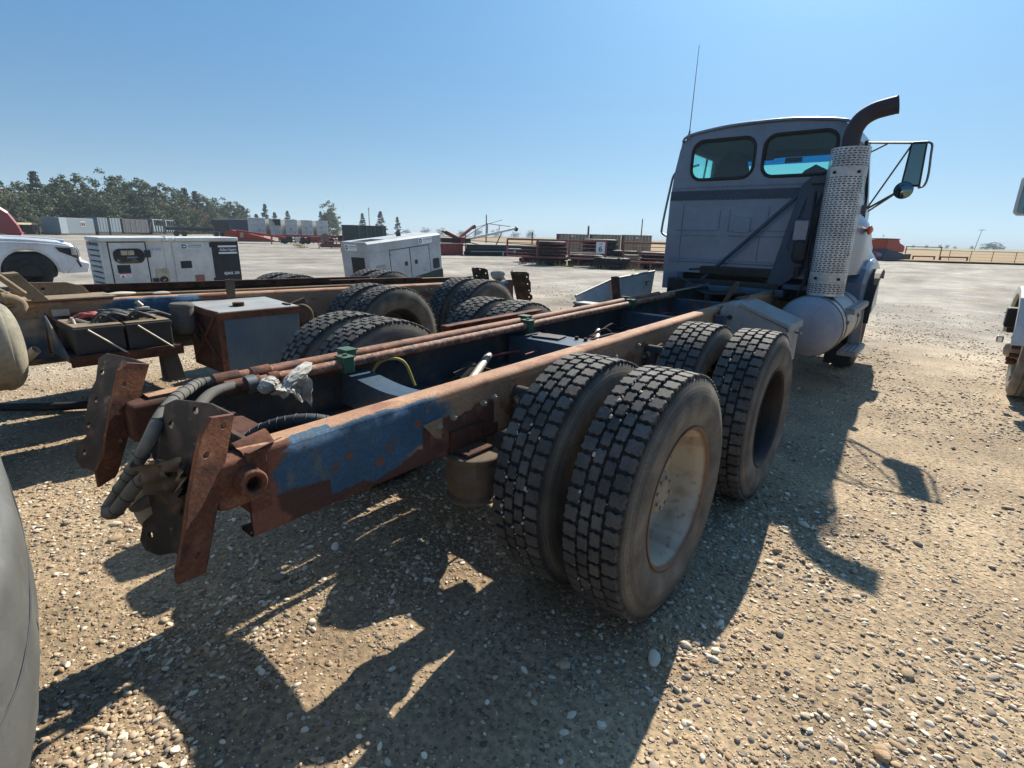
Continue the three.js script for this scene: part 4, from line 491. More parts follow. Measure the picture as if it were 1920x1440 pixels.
    obj('fender_flare', [(() => { const o = [], n = []; for (let i = 0; i <= 10; i++) { const a = mix(0.12, PI * 0.62, i / 10); o.push([-6.15 + 0.665 * Math.cos(a), 0.56 + 0.69 * Math.sin(a)]); n.unshift([-6.15 + 0.61 * Math.cos(a), 0.56 + 0.61 * Math.sin(a)]); } return frame(flat([...o, ...n], 0.1), V(s * 1.19, 0, 0), V(0, 0, 1), V(0, 1, 0)); })()], mt.rubber, T);
  }
  obj('door_handle', bx(0.02, 0.03, 0.14, 0.975, 1.9, -4.85, 0.006), mt.black, cab);
  // open bin with aluminium side on the left of the frame
  const bin = part('side_bin', T);
  obj('bin_side', [polyX([[-2.62, 0.965], [-3.36, 1.10], [-4.45, 1.15], [-4.40, 0.86], [-2.7, 0.84]], 0.012, -1.02)], mt.lightGrey, bin);
  obj('bin_lip', [rod(V(-1.02, 1.10, -3.36), V(-1.02, 1.152, -4.45), 0.014, 8), rod(V(-1.02, 0.965, -2.62), V(-1.02, 1.10, -3.36), 0.012, 8), bx(0.4, 0.02, 0.16, -0.82, 0.90, -2.66, 0.004)], mt.alumPaint, bin);
  obj('bin_body', [bx(0.5, 0.3, 0.02, -0.76, 0.74, -2.6, 0.004), bx(0.5, 0.02, 1.8, -0.76, 0.6, -3.5, 0.004), bx(0.02, 0.3, 1.8, -1.02, 0.72, -3.5, 0.004)], mt.blue, bin);
  obj('angle_post', [bx(0.07, 0.3, 0.012, -0.93, 0.99, -3.28, 0.003, 0, 0, 0.18), bx(0.012, 0.3, 0.07, -0.90, 0.99, -3.3, 0.003, 0, 0, 0.18)], mt.rust, bin); obj('hook', pipe([[-0.95, 1.0, -4.1], [-0.95, 1.05, -4.1], [-0.95, 1.05, -4.2]], 0.01, 10, 6), mt.rustDark, bin);
  obj('lever', [bx(0.035, 0.3, 0.05, 0.36, 1.06, -3.05, 0.01, 0.2, 0, -0.5), bx(0.04, 0.06, 0.34, 0.38, 1.0, -3.4, 0.01)], mt.dustDark, T);
}

// ---------------------------------------------------------------- second chassis truck, parked head to tail beside it
const truck2 = thing('truck', 'dusty blue chassis truck with batteries and blue square tank, parked behind the near one', 'truck', [-3.44, 0, -2.7], PI);
for (const c of truck.children) if (['frame_rail', 'cross_member', 'bolt', 'wheel', 'axle', 'air_bag', 'spring_beam', 'frame_hanger', 'shock_absorber', 'frame_bracket', 'drive_shaft', 'torque_rod'].includes(c.name)) truck2.add(c.clone());
{
  // parts given in yard coordinates, moved into the truck's own frame
  const T = truck2, inv = new THREE.Matrix4().makeRotationY(PI).setPosition(-3.44, 0, -2.7).invert();
  const add = (n, gs, m, p = T, o) => { const mesh = obj(n, [].concat(gs).map((g) => g.applyMatrix4(inv)), m, p, o); return mesh; };
  const sub = (n) => part(n, T), yt2 = (z) => ytop(-2.7 - z);
  const battery = (z0, z1, k) => { const b = sub('battery'), y0 = 0.705, y1 = 0.885; add('battery_case', [bx(0.44, y1 - y0, z0 - z1 - 0.012, -2.66, (y0 + y1) / 2, (z0 + z1) / 2, 0.012), bx(0.45, 0.03, z0 - z1 - 0.004, -2.66, y1 - 0.015, (z0 + z1) / 2, 0.006)], mt.black, b); add('battery_top', [bx(0.43, 0.012, z0 - z1 - 0.02, -2.66, y1 + 0.006, (z0 + z1) / 2, 0.004)], mt.dust, b);
    const r = rng(k), gs = []; for (let i = 0; i < 4; i++) gs.push(rod(V(-2.66 + 0.3 * (r() - 0.5), y1, mix(z0, z1, 0.15 + 0.7 * r())), V(-2.66 + 0.3 * (r() - 0.5), y1 + 0.03, mix(z0, z1, 0.15 + 0.7 * r())), 0.012, 8)); add('terminal', gs, mt.zinc, b, { kind: 'stuff' }); };
  battery(1.16, 0.87, 3); battery(0.87, 0.58, 9);
  const cable = (n, m, rs, k, z0, z1) => { const r = rng(k), gs = []; for (let i = 0; i < n; i++) { const z = mix(z0, z1, r()), x = -2.55 - 0.25 * r(), l = 0.1 + 0.22 * r(), s = r() - 0.5; gs.push(pipe([[x, 0.895, z], [x + 0.05 * s, 0.925 + 0.03 * r(), z - l * 0.3], [x + 0.1 * s, 0.92 + 0.02 * r(), z - l * 0.7], [x + 0.14 * s, 0.9, z - l]], rs * (0.8 + 0.5 * r()), 14, 7)); } return gs; };
  add('battery_cable', cable(7, 0, 0.013, 4, 1.1, 0.8), mt.black, T, { kind: 'stuff' }); add('battery_cable', cable(6, 0, 0.011, 8, 1.12, 0.98), mt.redTerm, T, { kind: 'stuff' }); add('battery_cable', cable(9, 0, 0.008, 15, 1.05, 0.78), mt.hose, T, { kind: 'stuff' }); add('battery_cable', cable(12, 0, 0.011, 19, 1.02, 0.8), mt.black, T, { kind: 'stuff' });
  add('terminal_boot', [place(stoneGeo(70, 2).scale(0.035, 0.03, 0.03), -2.72, 0.93, 0.98), rod(V(-2.7, 0.93, 0.93), V(-2.6, 0.92, 0.86), 0.026, 10)], mt.redTerm);
  add('battery_tray', [bx(0.56, 0.035, 0.66, -2.68, 0.685, 0.87, 0.004), bx(0.02, 0.07, 0.66, -2.415, 0.675, 0.87, 0.003), polyX([[1.2, 0.95], [1.22, 0.66], [0.98, 0.66]], 0.008, -2.93).translate(0, 0, 0)], mt.rustDark);
  add('tray_side', [frame(flat([[0, 0], [0.5, 0], [0.5, 0.03], [0.05, 0.24], [0, 0.26]], 0.01), V(-2.93, 0.67, 1.2), V(1, 0, 0), V(0, 1, 0))], mt.dustyBlue);
  for (const z of [1.08, 0.8]) add('hold_down_rod', rod(V(-2.425, 0.875, z), V(-2.405, 0.69, z - 0.2), 0.006, 8), mt.zinc);
  add('tray_bracket', [bx(0.02, 0.05, 0.1, -2.99, 0.93, 1.1, 0.003)], mt.zinc); add('connector', [bx(0.05, 0.05, 0.09, -2.88, 0.92, 0.63, 0.008), rod(V(-2.88, 0.95, 0.63), V(-2.88, 0.985, 0.66), 0.018, 8)], mt.zinc);
  add('mud_flap', [place(grid(4, 6, (u, v) => [-2.5 + 0.02 * Math.sin(v * 3), 0.69 - 0.27 * v + 0.02 * u * v, 0.68 - 0.11 * u - 0.04 * v])), bx(0.012, 0.26, 0.11, -2.52, 0.56, 0.62, 0.003)], mt.blackDust);
  add('air_canister', [place(lathe([[0.01, 0.985], [0.075, 0.985], [0.088, 0.975], [0.088, 0.955], [0.082, 0.948], [0.082, 0.80], [0.07, 0.76], [0.045, 0.74], [0.01, 0.735]], 32), -2.78, -0.02, 0.39)], mt.hose);
  add('drain_valve', [rod(V(-2.8, 0.8, 0.295), V(-2.8, 0.72, 0.295), 0.022, 10), bx(0.05, 0.05, 0.05, -2.8, 0.69, 0.29, 0.008), rod(V(-2.8, 0.67, 0.29), V(-2.78, 0.6, 0.28), 0.02, 8), pipe([[-2.78, 0.6, 0.28], [-2.76, 0.56, 0.26], [-2.74, 0.58, 0.22], [-2.76, 0.64, 0.2]], 0.006, 14, 6), rod(V(-2.78, 0.7, 0.29), V(-2.7, 0.73, 0.2), 0.012, 8)], mt.black);
  // square hydraulic tank
  const tk = sub('hydraulic_tank'), tx = -2.40, tz0 = 0.275, tz1 = -0.375, ty0 = 0.43, ty1 = 0.905;
  add('tank_front', bx(0.012, ty1 - ty0, tz0 - tz1, tx, (ty0 + ty1) / 2, (tz0 + tz1) / 2, 0.003), mt.tankBlue, tk); add('tank_top', [frame(flat([[0, 0], [0.6, 0.03], [0.6, 0.036], [0, 0.012]], tz0 - tz1 + 0.02, [], 0.001), V(tx + 0.005, ty1, (tz0 + tz1) / 2), V(-1, 0, 0), V(0, 1, 0))], mt.alumPaint, tk);
  add('tank_end', [frame(flat([[0, 0], [0.56, 0], [0.58, ty1 - ty0 + 0.03], [0, ty1 - ty0]], 0.012), V(tx, ty0, tz0), V(-1, 0, 0), V(0, 1, 0)), frame(flat([[0, 0], [0.56, 0], [0.58, ty1 - ty0 + 0.03], [0, ty1 - ty0]], 0.012), V(tx, ty0, tz1), V(-1, 0, 0), V(0, 1, 0)), bx(0.56, 0.012, 0.64, tx - 0.28, ty0, (tz0 + tz1) / 2, 0)], mt.rustDark, tk);
  add('tank_rim', [bx(0.02, 0.055, tz0 - tz1 + 0.03, tx + 0.006, ty1 - 0.02, (tz0 + tz1) / 2, 0.004), bx(0.6, 0.05, 0.016, tx - 0.29, ty1 - 0.006, tz0 + 0.006, 0.004), bx(0.012, ty1 - ty0, 0.045, tx + 0.006, (ty0 + ty1) / 2, tz0 - 0.012, 0.004), rod(V(tx - 0.04, ty1 - 0.02, tz0 + 0.012), V(tx - 0.52, ty0 + 0.05, tz0 + 0.012), 0.012, 6), rod(V(tx - 0.5, ty1 - 0.02, tz0 + 0.012), V(tx - 0.05, ty0 + 0.1, tz0 + 0.012), 0.012, 6)], mt.rust, tk);
  add('filler_cap', rod(V(tx - 0.22, ty1 + 0.01, 0.02), V(tx - 0.22, ty1 + 0.05, 0.02), 0.045, 20), mt.rustDark, tk); add('tank_fitting', [pipe([[-2.5, 0.88, -0.4], [-2.46, 0.9, -0.46], [-2.45, 0.84, -0.52], [-2.47, 0.7, -0.53]], 0.02, 20, 8), bx(0.02, 0.2, 0.2, -2.62, 0.83, -0.5, 0.004, 0.3), bx(0.1, 0.04, 0.04, -2.5, 0.915, -0.33, 0.01)], mt.dustDark, tk);
  add('stake_plate', [bx(0.012, 0.16, 0.075, -3.0, yt2(-0.1) + 0.04, -0.09, 0.003)], mt.dustDark);
  // fuel tank end at the picture's left edge
  const ft = sub('fuel_tank'), dome = []; for (let i = 0; i <= 10; i++) { const a = i / 10 * PI / 2; dome.push([0.275 * Math.sin(a) ** 0.7, 0.09 * Math.cos(a)]); }
  add('tank_end', place(lathe(dome, 40, 'z').rotateY(PI), -2.60, 0.80, 1.475), mt.tankDust, ft); add('tank_shell', [place(lathe([[0.275, 0], [0.282, 0.008], [0.282, 0.03], [0.275, 0.04], [0.275, 1.2], [0.1, 1.3], [0.01, 1.3]], 40, 'z').rotateX(0), -2.60, 0.80, 1.47)], mt.tankDust, ft);
  add('added_far_tank', [bx(0.62, 0.46, 1.5, -4.28, 0.6, 0.5, 0.06)], mt.dustyBlue); add('unseen_shadow_block', [bx(0.5, 0.32, 1.7, -3.45, 0.72, 0.6, 0.08)], mt.blackDust); add('unseen_shadow_plate', bx(0.8, 0.02, 0.5, -3.44, 0.9, 0.95, 0.004), mt.dustDark);  // unseen blocks added to widen this truck's shadow on the ground
  // pedestal brackets and lines on top of the frame
  add('pedestal_bracket', [polyX([[1.3, yt2(1.1)], [1.3, yt2(1.1) + 0.115], [0.98, yt2(1.1) + 0.105], [0.88, yt2(1.1) + 0.07], [0.85, yt2(1.1) + 0.02], [0.78, yt2(1) + 0.0]], 0.014, -3.3, [[1.12, yt2(1.1) + 0.06, 0.013]]), bx(0.34, 0.014, 0.62, -3.16, yt2(1.05) + 0.008, 1.06, 0.003)], mt.dust);
  add('pedestal_bracket', [polyX([[1.36, 1.205], [1.29, 1.215], [1.16, 1.03], [1.25, 1.03]], 0.012, -2.9), polyX([[1.36, 1.205], [1.29, 1.215], [1.16, 1.03], [1.25, 1.03]], 0.012, -3.05), frame(flat([[0, 0], [0.075, 0], [0.075, 0.16], [0, 0.16]], 0.012), V(-3.06, 1.21, 1.36), V(0, 0.08, -1), V(1, 0, 0))], mt.dust);
  add('pipe_elbow', [pipe([[-2.62, 1.085, 1.8], [-2.62, 1.085, 1.45], [-2.62, 1.075, 1.375], [-2.62, 1.04, 1.35], [-2.62, 1.005, 1.38], [-2.64, 0.995, 1.6]], 0.033, 40, 12), rod(V(-2.62, 1.085, 1.43), V(-2.62, 1.085, 1.41), 0.04, 12), rod(V(-2.7, 1.26, 1.45), V(-2.7, 1.10, 1.31), 0.018, 8), rod(V(-2.75, 1.16, 1.46), V(-2.75, 1.08, 1.36), 0.014, 8)], mt.dust);
  add('air_line', [pipe([[-3.1, yt2(0.7) + 0.02, 0.72], [-3.12, yt2(0.3) + 0.012, 0.3], [-3.1, yt2(-0.3) + 0.012, -0.3], [-3.12, yt2(-1) + 0.012, -1.0], [-3.11, yt2(-1.6) + 0.012, -1.7]], 0.011, 40, 6)], mt.dust); add('rag', [place(stoneGeo(75, 3).scale(0.05, 0.018, 0.10), -3.12, yt2(0.68) + 0.02, 0.70, 0, 0.1), place(stoneGeo(76, 3).scale(0.02, 0.012, 0.07), -3.1, yt2(0.42) + 0.014, 0.42)], mt.dirtyWhite);
  add('inner_channel', [bx(0.03, 0.06, 2.9, -3.62, yt2(-0.5) + 0.03, -0.55, 0.004, -0.017), bx(0.05, 0.05, 1.3, -3.3, yt2(-1.6) + 0.03, -1.9, 0.004, -0.017)], mt.rustDark);
  add('torn_wrap', [place(stoneGeo(77, 3).scale(0.1, 0.07, 0.09), -3.12, 1.0, -3.85), place(stoneGeo(78, 3).scale(0.06, 0.05, 0.06), -3.14, 0.93, -3.95)], mt.rag);
  add('lower_hose', pipe([[-2.9, 0.60, 1.5], [-2.85, 0.66, 1.36], [-2.8, 0.72, 1.3]], 0.03, 14, 8), mt.dirtyWhite); add('frame_gusset', [polyX([[1.6, 0.9], [1.1, 0.9], [1.08, 0.72], [1.2, 0.62], [1.6, 0.6]], 0.012, -2.995)], mt.dustyBlue);
}
{ const h = obj('ground_hose', pipe([[-4.6, 0.04, 1.9], [-4.0, 0.045, 1.35], [-3.72, 0.04, 1.0], [-3.5, 0.05, 0.62], [-3.42, 0.04, 0.3], [-3.1, 0.04, -0.6], [-3.2, 0.04, -1.4]], 0.036, 60, 10), mt.rubber); tag(h, 'thick black hose lying on the gravel under the blue truck', 'hose'); }

// ---------------------------------------------------------------- generator sets
function label(name, parent, text, w, h, x, y, z, o = {}) { // flat print on its own thin plate
  const c = document.createElement('canvas'); c.width = o.pw ?? 256; c.height = o.ph ?? 128; const g = c.getContext('2d'); g.fillStyle = o.bg ?? '#e9ebea'; g.fillRect(0, 0, c.width, c.height); text(g, c.width, c.height);
  const t = new THREE.CanvasTexture(c); t.colorSpace = THREE.SRGBColorSpace; const geo = new THREE.PlaneGeometry(w, h); geo.translate(x, y, z); return obj(name, geo, new THREE.MeshStandardMaterial({ map: t, roughness: 0.6 }), parent, { keep: true });
}
const font = (g, px, b = 'bold', f = 'sans-serif') => { g.font = b + ' ' + px + 'px ' + f; g.textBaseline = 'middle'; };
const fit = (g, s, x, y, w) => g.fillText(s, x, y, w);
const cooper = (dark) => (g, W, H) => { g.fillStyle = dark ? '#2b3a66' : '#33406e'; g.beginPath(); g.moveTo(W * 0.05, H * 0.15); g.lineTo(W * 0.2, H * 0.15); g.lineTo(W * 0.28, H * 0.5); g.lineTo(W * 0.2, H * 0.85); g.lineTo(W * 0.05, H * 0.85); g.closePath(); g.fill(); g.fillStyle = '#e9ebea'; g.fillRect(W * 0.1, H * 0.4, W * 0.12, H * 0.2); g.fillStyle = '#33406e'; font(g, H * 0.42); fit(g, 'COOPER', W * 0.34, H * 0.36, W * 0.62); g.fillStyle = '#8890a8'; g.fillRect(W * 0.34, H * 0.66, W * 0.6, H * 0.08); };
{
  const L = 2.87, H = 1.3, G = thing('generator', 'white generator with louvred end, dark control window and black corner panel', 'generator', [-12.3, 0.0, -1.43], PI / 2);
  G.rotation.order = 'YXZ'; G.rotation.z = 0.016; const fx = (s) => { const q = s * 11.5 / (13.3 - s * 1.8); return q * L; }, Y = (f) => 1.2 - f * 1.0, b = (n, gs, m, o) => obj(n, gs, m, G, o), zf = 0.0;
  b('canopy', [bx(L - 0.06, 1.06, 0.98, L / 2, 0.7, -0.5, 0.02)], mt.lightGrey); b('roof', [bx(L / 2 + 0.02, 0.09, 1.08, L / 4 - 0.02, H - 0.04, -0.5, 0.025), bx(L / 2, 0.09, 1.08, L * 0.75 + 0.01, H - 0.045, -0.5, 0.025)], mt.white); b('base_frame', bx(L, 0.18, 1.0, L / 2, 0.09, -0.5, 0.01), mt.charcoal);
  b('lifting_eye', [bx(0.1, 0.03, 0.14, fx(0.46), H - 0.03, 0.03, 0.006, 0.5, 0, 0.5)], mt.white); b('corner_post', [bx(0.12, 1.0, 0.014, 0.07, 0.7, 0.0, 0.003), bx(0.14, 1.0, 0.014, fx(0.475), 0.7, 0.0, 0.003)], mt.lightGrey);
  const door = (x0, x1) => { const d = part('door', G); obj('door_skin', bx(x1 - x0, 1.0, 0.02, (x0 + x1) / 2, 0.69, 0.002, 0.006), mt.lightGrey, d); return d; };
  const d1 = door(fx(0.055), fx(0.315)), d2 = door(fx(0.515), fx(0.8));
  obj('door_seal', [bx(0.02, 1.02, 0.012, fx(0.05), 0.69, 0.006, 0), bx(0.02, 1.02, 0.012, fx(0.32), 0.69, 0.006, 0), bx(fx(0.32) - fx(0.05), 0.02, 0.012, fx(0.185), 1.2, 0.006, 0)], mt.charcoal, d1);
  obj('control_window', frame(flat(rrect(fx(0.075), Y(0.46), fx(0.30), Y(0.14), 0.13), 0.02), V(0, 0, 0.016), V(1, 0, 0), V(0, 1, 0)), M([0.02, 0.03, 0.035], 0.15, 0, { clearcoat: 1 }), d1);
  obj('gauge', [bx(0.12, 0.1, 0.012, fx(0.155), Y(0.23), 0.027, 0.003), bx(0.12, 0.1, 0.012, fx(0.205), Y(0.23), 0.027, 0.003)], mt.cream, d1); obj('switch', [rod(V(fx(0.105), Y(0.39), 0.02), V(fx(0.105), Y(0.39), 0.035), 0.03, 12), bx(0.2, 0.04, 0.008, fx(0.21), Y(0.33), 0.026, 0.003)], mt.greyBlue, d1);
  obj('cover_plate', bx(fx(0.185) - fx(0.09), 0.17, 0.014, fx(0.137), Y(0.575), 0.014, 0.004), mt.charcoal, d1);
  label('warning_label', d1, (g, W, Hh) => { g.fillStyle = '#b8482c'; g.fillRect(0, 0, W, Hh * 0.25); g.beginPath(); g.moveTo(W * 0.1, Hh); g.lineTo(W * 0.25, Hh * 0.4); g.lineTo(W * 0.4, Hh); g.fill(); g.fillStyle = '#999'; for (let i = 0; i < 4; i++) g.fillRect(W * 0.5, Hh * (0.4 + i * 0.14), W * 0.45, Hh * 0.06); }, 0.22, 0.1, fx(0.14), Y(0.71), 0.0135);
  b('hinge', [bx(0.12, 0.16, 0.02, fx(0.325), Y(0.26), 0.02, 0.006)], mt.charcoal); b('hinge', [bx(0.12, 0.16, 0.02, fx(0.355), Y(0.89), 0.02, 0.006)], mt.charcoal);
  label('fleet_number', G, (g, W, Hh) => { g.fillStyle = '#5a6a9a'; font(g, Hh * 0.6, 'bold', 'serif'); fit(g, '14-145', W * 0.06, Hh * 0.5, W * 0.9); }, 0.26, 0.1, fx(0.385), Y(0.16), -0.0025, { bg: '#b9bdbd' });
  const fl = part('filler_recess', G); obj('recess', bx(0.27, 0.33, 0.016, fx(0.415), Y(0.77), 0.0, 0.004), mt.cream, fl); obj('socket', [rod(V(fx(0.415), Y(0.86), 0.005), V(fx(0.415), Y(0.86), 0.03), 0.085, 24)], mt.charcoal, fl); obj('key_tab', bx(0.06, 0.014, 0.01, fx(0.415), Y(0.86), 0.035, 0.002, 0, 0, 0.5), mt.white, fl);
  label('logo_sign', d2, cooper(), 0.48, 0.13, fx(0.655), Y(0.11), 0.0145, { bg: '#c4c8c8' });
  obj('latch', [bx(0.24, 0.17, 0.014, fx(0.597), Y(0.53), 0.015, 0.006), bx(0.06, 0.08, 0.012, fx(0.575), Y(0.54), 0.025, 0.004)], mt.charcoal, d2); obj('outlet_flap', bx(0.2, 0.22, 0.03, fx(0.683), Y(0.9), 0.02, 0.006), M('#8a5f4c', 0.8), d2);
  b('corner_panel', [bx(L - fx(0.8), 1.02, 0.02, (L + fx(0.8)) / 2, 0.68, 0.004, 0.004), bx(0.06, 0.12, 0.02, fx(0.795), 1.12, 0.004, 0.004), bx(0.06, 0.12, 0.02, fx(0.795), 0.27, 0.004, 0.004)], mt.charcoal);
  label('name_plate', G, (g, W, Hh) => { g.fillStyle = '#e8eaea'; g.fillRect(0, 0, W, Hh * 0.2); g.fillRect(0, Hh * 0.8, W, Hh * 0.2); font(g, Hh * 0.42, 'italic bold', 'serif'); fit(g, 'Atlas Copco', W * 0.04, Hh * 0.5, W * 0.92); }, (L - fx(0.84)) * 0.86, 0.2, (L + fx(0.835)) / 2, Y(0.2), 0.0165, { bg: '#2e3338' });
  label('name_plate', G, (g, W, Hh) => { g.fillStyle = '#e8eaea'; font(g, Hh * 0.7); fit(g, 'QAS 25', W * 0.04, Hh * 0.5, W * 0.92); }, (L - fx(0.86)) * 0.9, 0.12, (L + fx(0.86)) / 2 - 0.01, Y(0.78), 0.0165, { bg: '#2e3338' });
  for (let k = 0; k < 8; k++) b('louvre', bx(0.05, 0.075, 0.9, -0.005, 1.08 - k * 0.118, -0.5, 0.006, 0, 0, 0.55), mt.white); b('end_panel', bx(0.02, 1.0, 0.92, 0.03, 0.68, -0.5, 0.003), mt.greyBlue); b('end_post', [bx(0.05, 1.02, 0.07, 0.0, 0.69, -0.035, 0.006), bx(0.05, 1.02, 0.07, 0.0, 0.69, -0.965, 0.006)], mt.white);
}
{
  const L = 2.62, W = 1.05, G = thing('generator', 'grey generator tilted on its base, with sloped lid and dark green skirt', 'generator', [-9.35, -0.02, -6.22], PI / 2 + 0.07);
  G.rotation.order = 'YXZ'; G.rotation.z = 0.105; const b = (n, gs, m) => obj(n, gs, m, G), q = (s) => s * 12.9 / (14.6 - s * 1.7) * L;
  b('canopy', bx(L, 0.86, W, L / 2, 0.65, -W / 2, 0.015), mt.genGrey); b('skirt', [frame(flat([[0.7, 0], [L, 0], [L, 0.34], [L - 0.1, 0.34], [1.2, 0.24], [0.7, 0.22]], 0.03), V(0, 0, 0.006), V(1, 0, 0), V(0, 1, 0)), bx(L, 0.2, W - 0.03, L / 2, 0.12, -W / 2, 0.01)], mt.greenDark);
  b('lid', frame(flat([[0.01, 1.075], [-W - 0.01, 1.075], [-W + 0.06, 1.33], [-0.07, 1.33], [0.012, 1.28]], L + 0.03, [], 0.01), V(L / 2, 0, 0), V(0, 0, 1), V(0, 1, 0)), mt.genGrey); b('lifting_bracket', [frame(flat([[-0.08, 0], [0.08, 0], [0.04, 0.16], [-0.04, 0.16]], 0.03, [[0, 0.09, 0.03]]), V(q(0.62), 1.33, -W / 2), V(1, 0, 0), V(0, 1, 0))], mt.charcoal);
  { const gs = []; for (let k = 0; k < 9; k++) gs.push(bx(0.035, 0.01, 0.5, 0.1 + k * 0.07, 1.333, -0.4, 0.002)); b('roof_vent', gs, mt.charcoal).userData.kind = 'stuff'; }
  for (const [x0, x1] of [[0.29, 0.56], [0.57, 0.83]]) { const d = part('door', G); obj('door_skin', bx(q(x1) - q(x0), 0.76, 0.016, (q(x0) + q(x1)) / 2, 0.67, 0.002, 0.006), mt.genGrey, d); obj('latch', [bx(0.1, 0.11, 0.016, q(x0 < 0.4 ? x1 - 0.06 : x0 + 0.07), 0.66, 0.012, 0.004)], mt.charcoal, d); obj('hinge', [bx(0.03, 0.05, 0.02, q(x0 < 0.4 ? x0 : x1), 0.95, 0.01, 0.004), bx(0.03, 0.05, 0.02, q(x0 < 0.4 ? x0 : x1), 0.4, 0.01, 0.004)], mt.steel, d); }
  b('door_gap', [bx(0.012, 0.8, 0.012, q(0.285), 0.67, -0.001, 0), bx(0.012, 0.8, 0.012, q(0.565), 0.67, -0.001, 0), bx(0.012, 0.8, 0.012, q(0.835), 0.67, -0.001, 0), bx(q(0.83) - q(0.285), 0.012, 0.012, (q(0.285) + q(0.83)) / 2, 1.06, -0.001, 0)], mt.charcoal).userData.kind = 'stuff';
  b('side_vent', [frame(flat(rrect(q(0.875), 0.38, q(0.965), 0.66, 0.05), 0.014), V(0, 0, 0.004), V(1, 0, 0), V(0, 1, 0))], mt.charcoal);
  b('end_panel', bx(0.014, 0.66, 0.5, -0.003, 0.62, -0.42, 0.003), mt.charcoal); { const gs = []; for (let k = 0; k < 14; k++) gs.push(bx(0.012, 0.012, 0.48, -0.012, 0.33 + k * 0.045, -0.42, 0)); b('end_grille', gs, mt.blackDust).userData.kind = 'stuff'; }
  label('logo_sign', G, cooper(), 0.52, 0.15, q(0.79), 1.19, 0.014); const es = label('logo_sign', G, cooper(), 0.46, 0.15, 0, 0, 0); es.rotation.y = -PI / 2; es.position.set(-0.018, 1.19, -0.62);
  label('name_sign', G, (g, w, h) => { g.fillStyle = '#55595c'; font(g, h * 0.42); fit(g, 'WACKER', w * 0.03, h * 0.27, w * 0.9); fit(g, 'NEUSON', w * 0.03, h * 0.73, w * 0.9); }, 0.36, 0.17, q(0.155), 0.66, 0.0035, { bg: '#a4aaad' });
  label('model_sign', G, (g, w, h) => { g.fillStyle = '#7d7f84'; font(g, h * 0.6); fit(g, 'G', w * 0.05, h * 0.4, w * 0.25); g.fillStyle = '#a8505a'; fit(g, '25', w * 0.32, h * 0.4, w * 0.6); g.fillRect(w * 0.05, h * 0.78, w * 0.85, h * 0.08); }, 0.2, 0.12, q(0.755), 0.42, 0.0125, { bg: '#a4aaad' });
}
// ---------------------------------------------------------------- white pickup, red truck
{
  const P = thing('pickup', 'white pickup with dark headlamp, seen from its front fender', 'pickup', [-14.45, 0, -1.55], PI / 2 - 0.1), o = (n, gs, m) => obj(n, gs, m, P);   // local x runs back from the nose
  const arch = []; for (let i = 0; i <= 14; i++) { const a = PI * (1 - i / 14); arch.push([-1.02 + 0.5 * Math.cos(a), 0.46 + 0.50 * Math.sin(a)]); }
  const side = [[-4.6, 0.45], ...arch, [-0.42, 0.42], [-0.06, 0.46], [0.02, 0.62], [0.06, 0.68], [-0.04, 0.74], [-0.10, 0.98], [-0.20, 1.12], [-0.42, 1.19], [-0.95, 1.245], [-1.75, 1.28], [-4.6, 1.3]];
  o('body', [frame(flat(side, 1.98, [], 0.05), V(0, 0, -0.99), V(1, 0, 0), V(0, 1, 0))], mt.whiteGloss); o('hood_crease', [pipe([[-0.3, 1.175, -0.06], [-0.8, 1.235, -0.12], [-1.8, 1.28, -0.16]], 0.03, 20, 8), pipe([[-0.12, 1.02, 0.0], [-0.6, 1.10, 0.012], [-1.6, 1.14, 0.012], [-4, 1.14, 0.012]], 0.018, 24, 6)], mt.whiteGloss);
  o('cab', frame(flat([[-1.7, 1.28], [-2.3, 1.8], [-2.6, 1.88], [-4.0, 1.86], [-4.2, 1.28]], 1.7, [], 0.06), V(0, 0, -0.99), V(1, 0, 0), V(0, 1, 0)), M([0.03, 0.04, 0.045], 0.1, 0, { clearcoat: 1 }));
  o('headlamp', [frame(flat([[-0.12, 1.0], [-0.5, 1.03], [-0.44, 0.93], [-0.24, 0.83], [-0.09, 0.74]], 0.03), V(0, 0, 0.006), V(1, 0, 0), V(0, 1, 0))], M([0.04, 0.045, 0.05], 0.1, 0, { clearcoat: 1 })); o('lamp_lens', [bx(0.06, 0.2, 0.1, -0.09, 0.9, -0.06, 0.02), bx(0.1, 0.16, 0.012, -0.17, 0.93, 0.022, 0.004)], mt.chrome);
  for (let k = 0; k < 5; k++) o('grille_bar', bx(0.04, 0.035, 1.3, -0.05 - k * 0.006, 0.70 + k * 0.075, -0.95, 0.01), mt.chrome); o('grille', bx(0.02, 0.4, 1.4, -0.11, 0.85, -0.97, 0.004), mt.charcoal); o('bumper', [frame(flat([[-0.35, 0.42], [0.04, 0.44], [0.1, 0.6], [0.1, 0.66], [-0.05, 0.7], [-0.2, 0.66]], 2.0, [], 0.02), V(0, 0, -0.99), V(1, 0, 0), V(0, 1, 0))], mt.whiteGloss); o('bumper_slot', frame(flat([[-0.16, 0.74], [-0.12, 0.74], [-0.06, 0.58], [-0.1, 0.56]], 0.012), V(0, 0, 0.01), V(1, 0, 0), V(0, 1, 0)), mt.charcoal);
  for (const [x, z] of [[-1.02, -0.14], [-1.02, -1.84], [-4.2, -0.14]]) { const w = part('wheel', P, [x, 0.4, z]); w.rotation.y = -PI / 2; w.scale.set(0.85, 0.765, 0.765); const t = new THREE.Mesh(tyres[2], mt.rubber); t.name = 'tyre'; w.add(t); obj('rim', rimInner, mt.charcoal, w); }
  o('wheel_well', [bx(1.0, 0.6, 0.5, -1.02, 0.62, -0.3, 0.1)], mt.black);
}
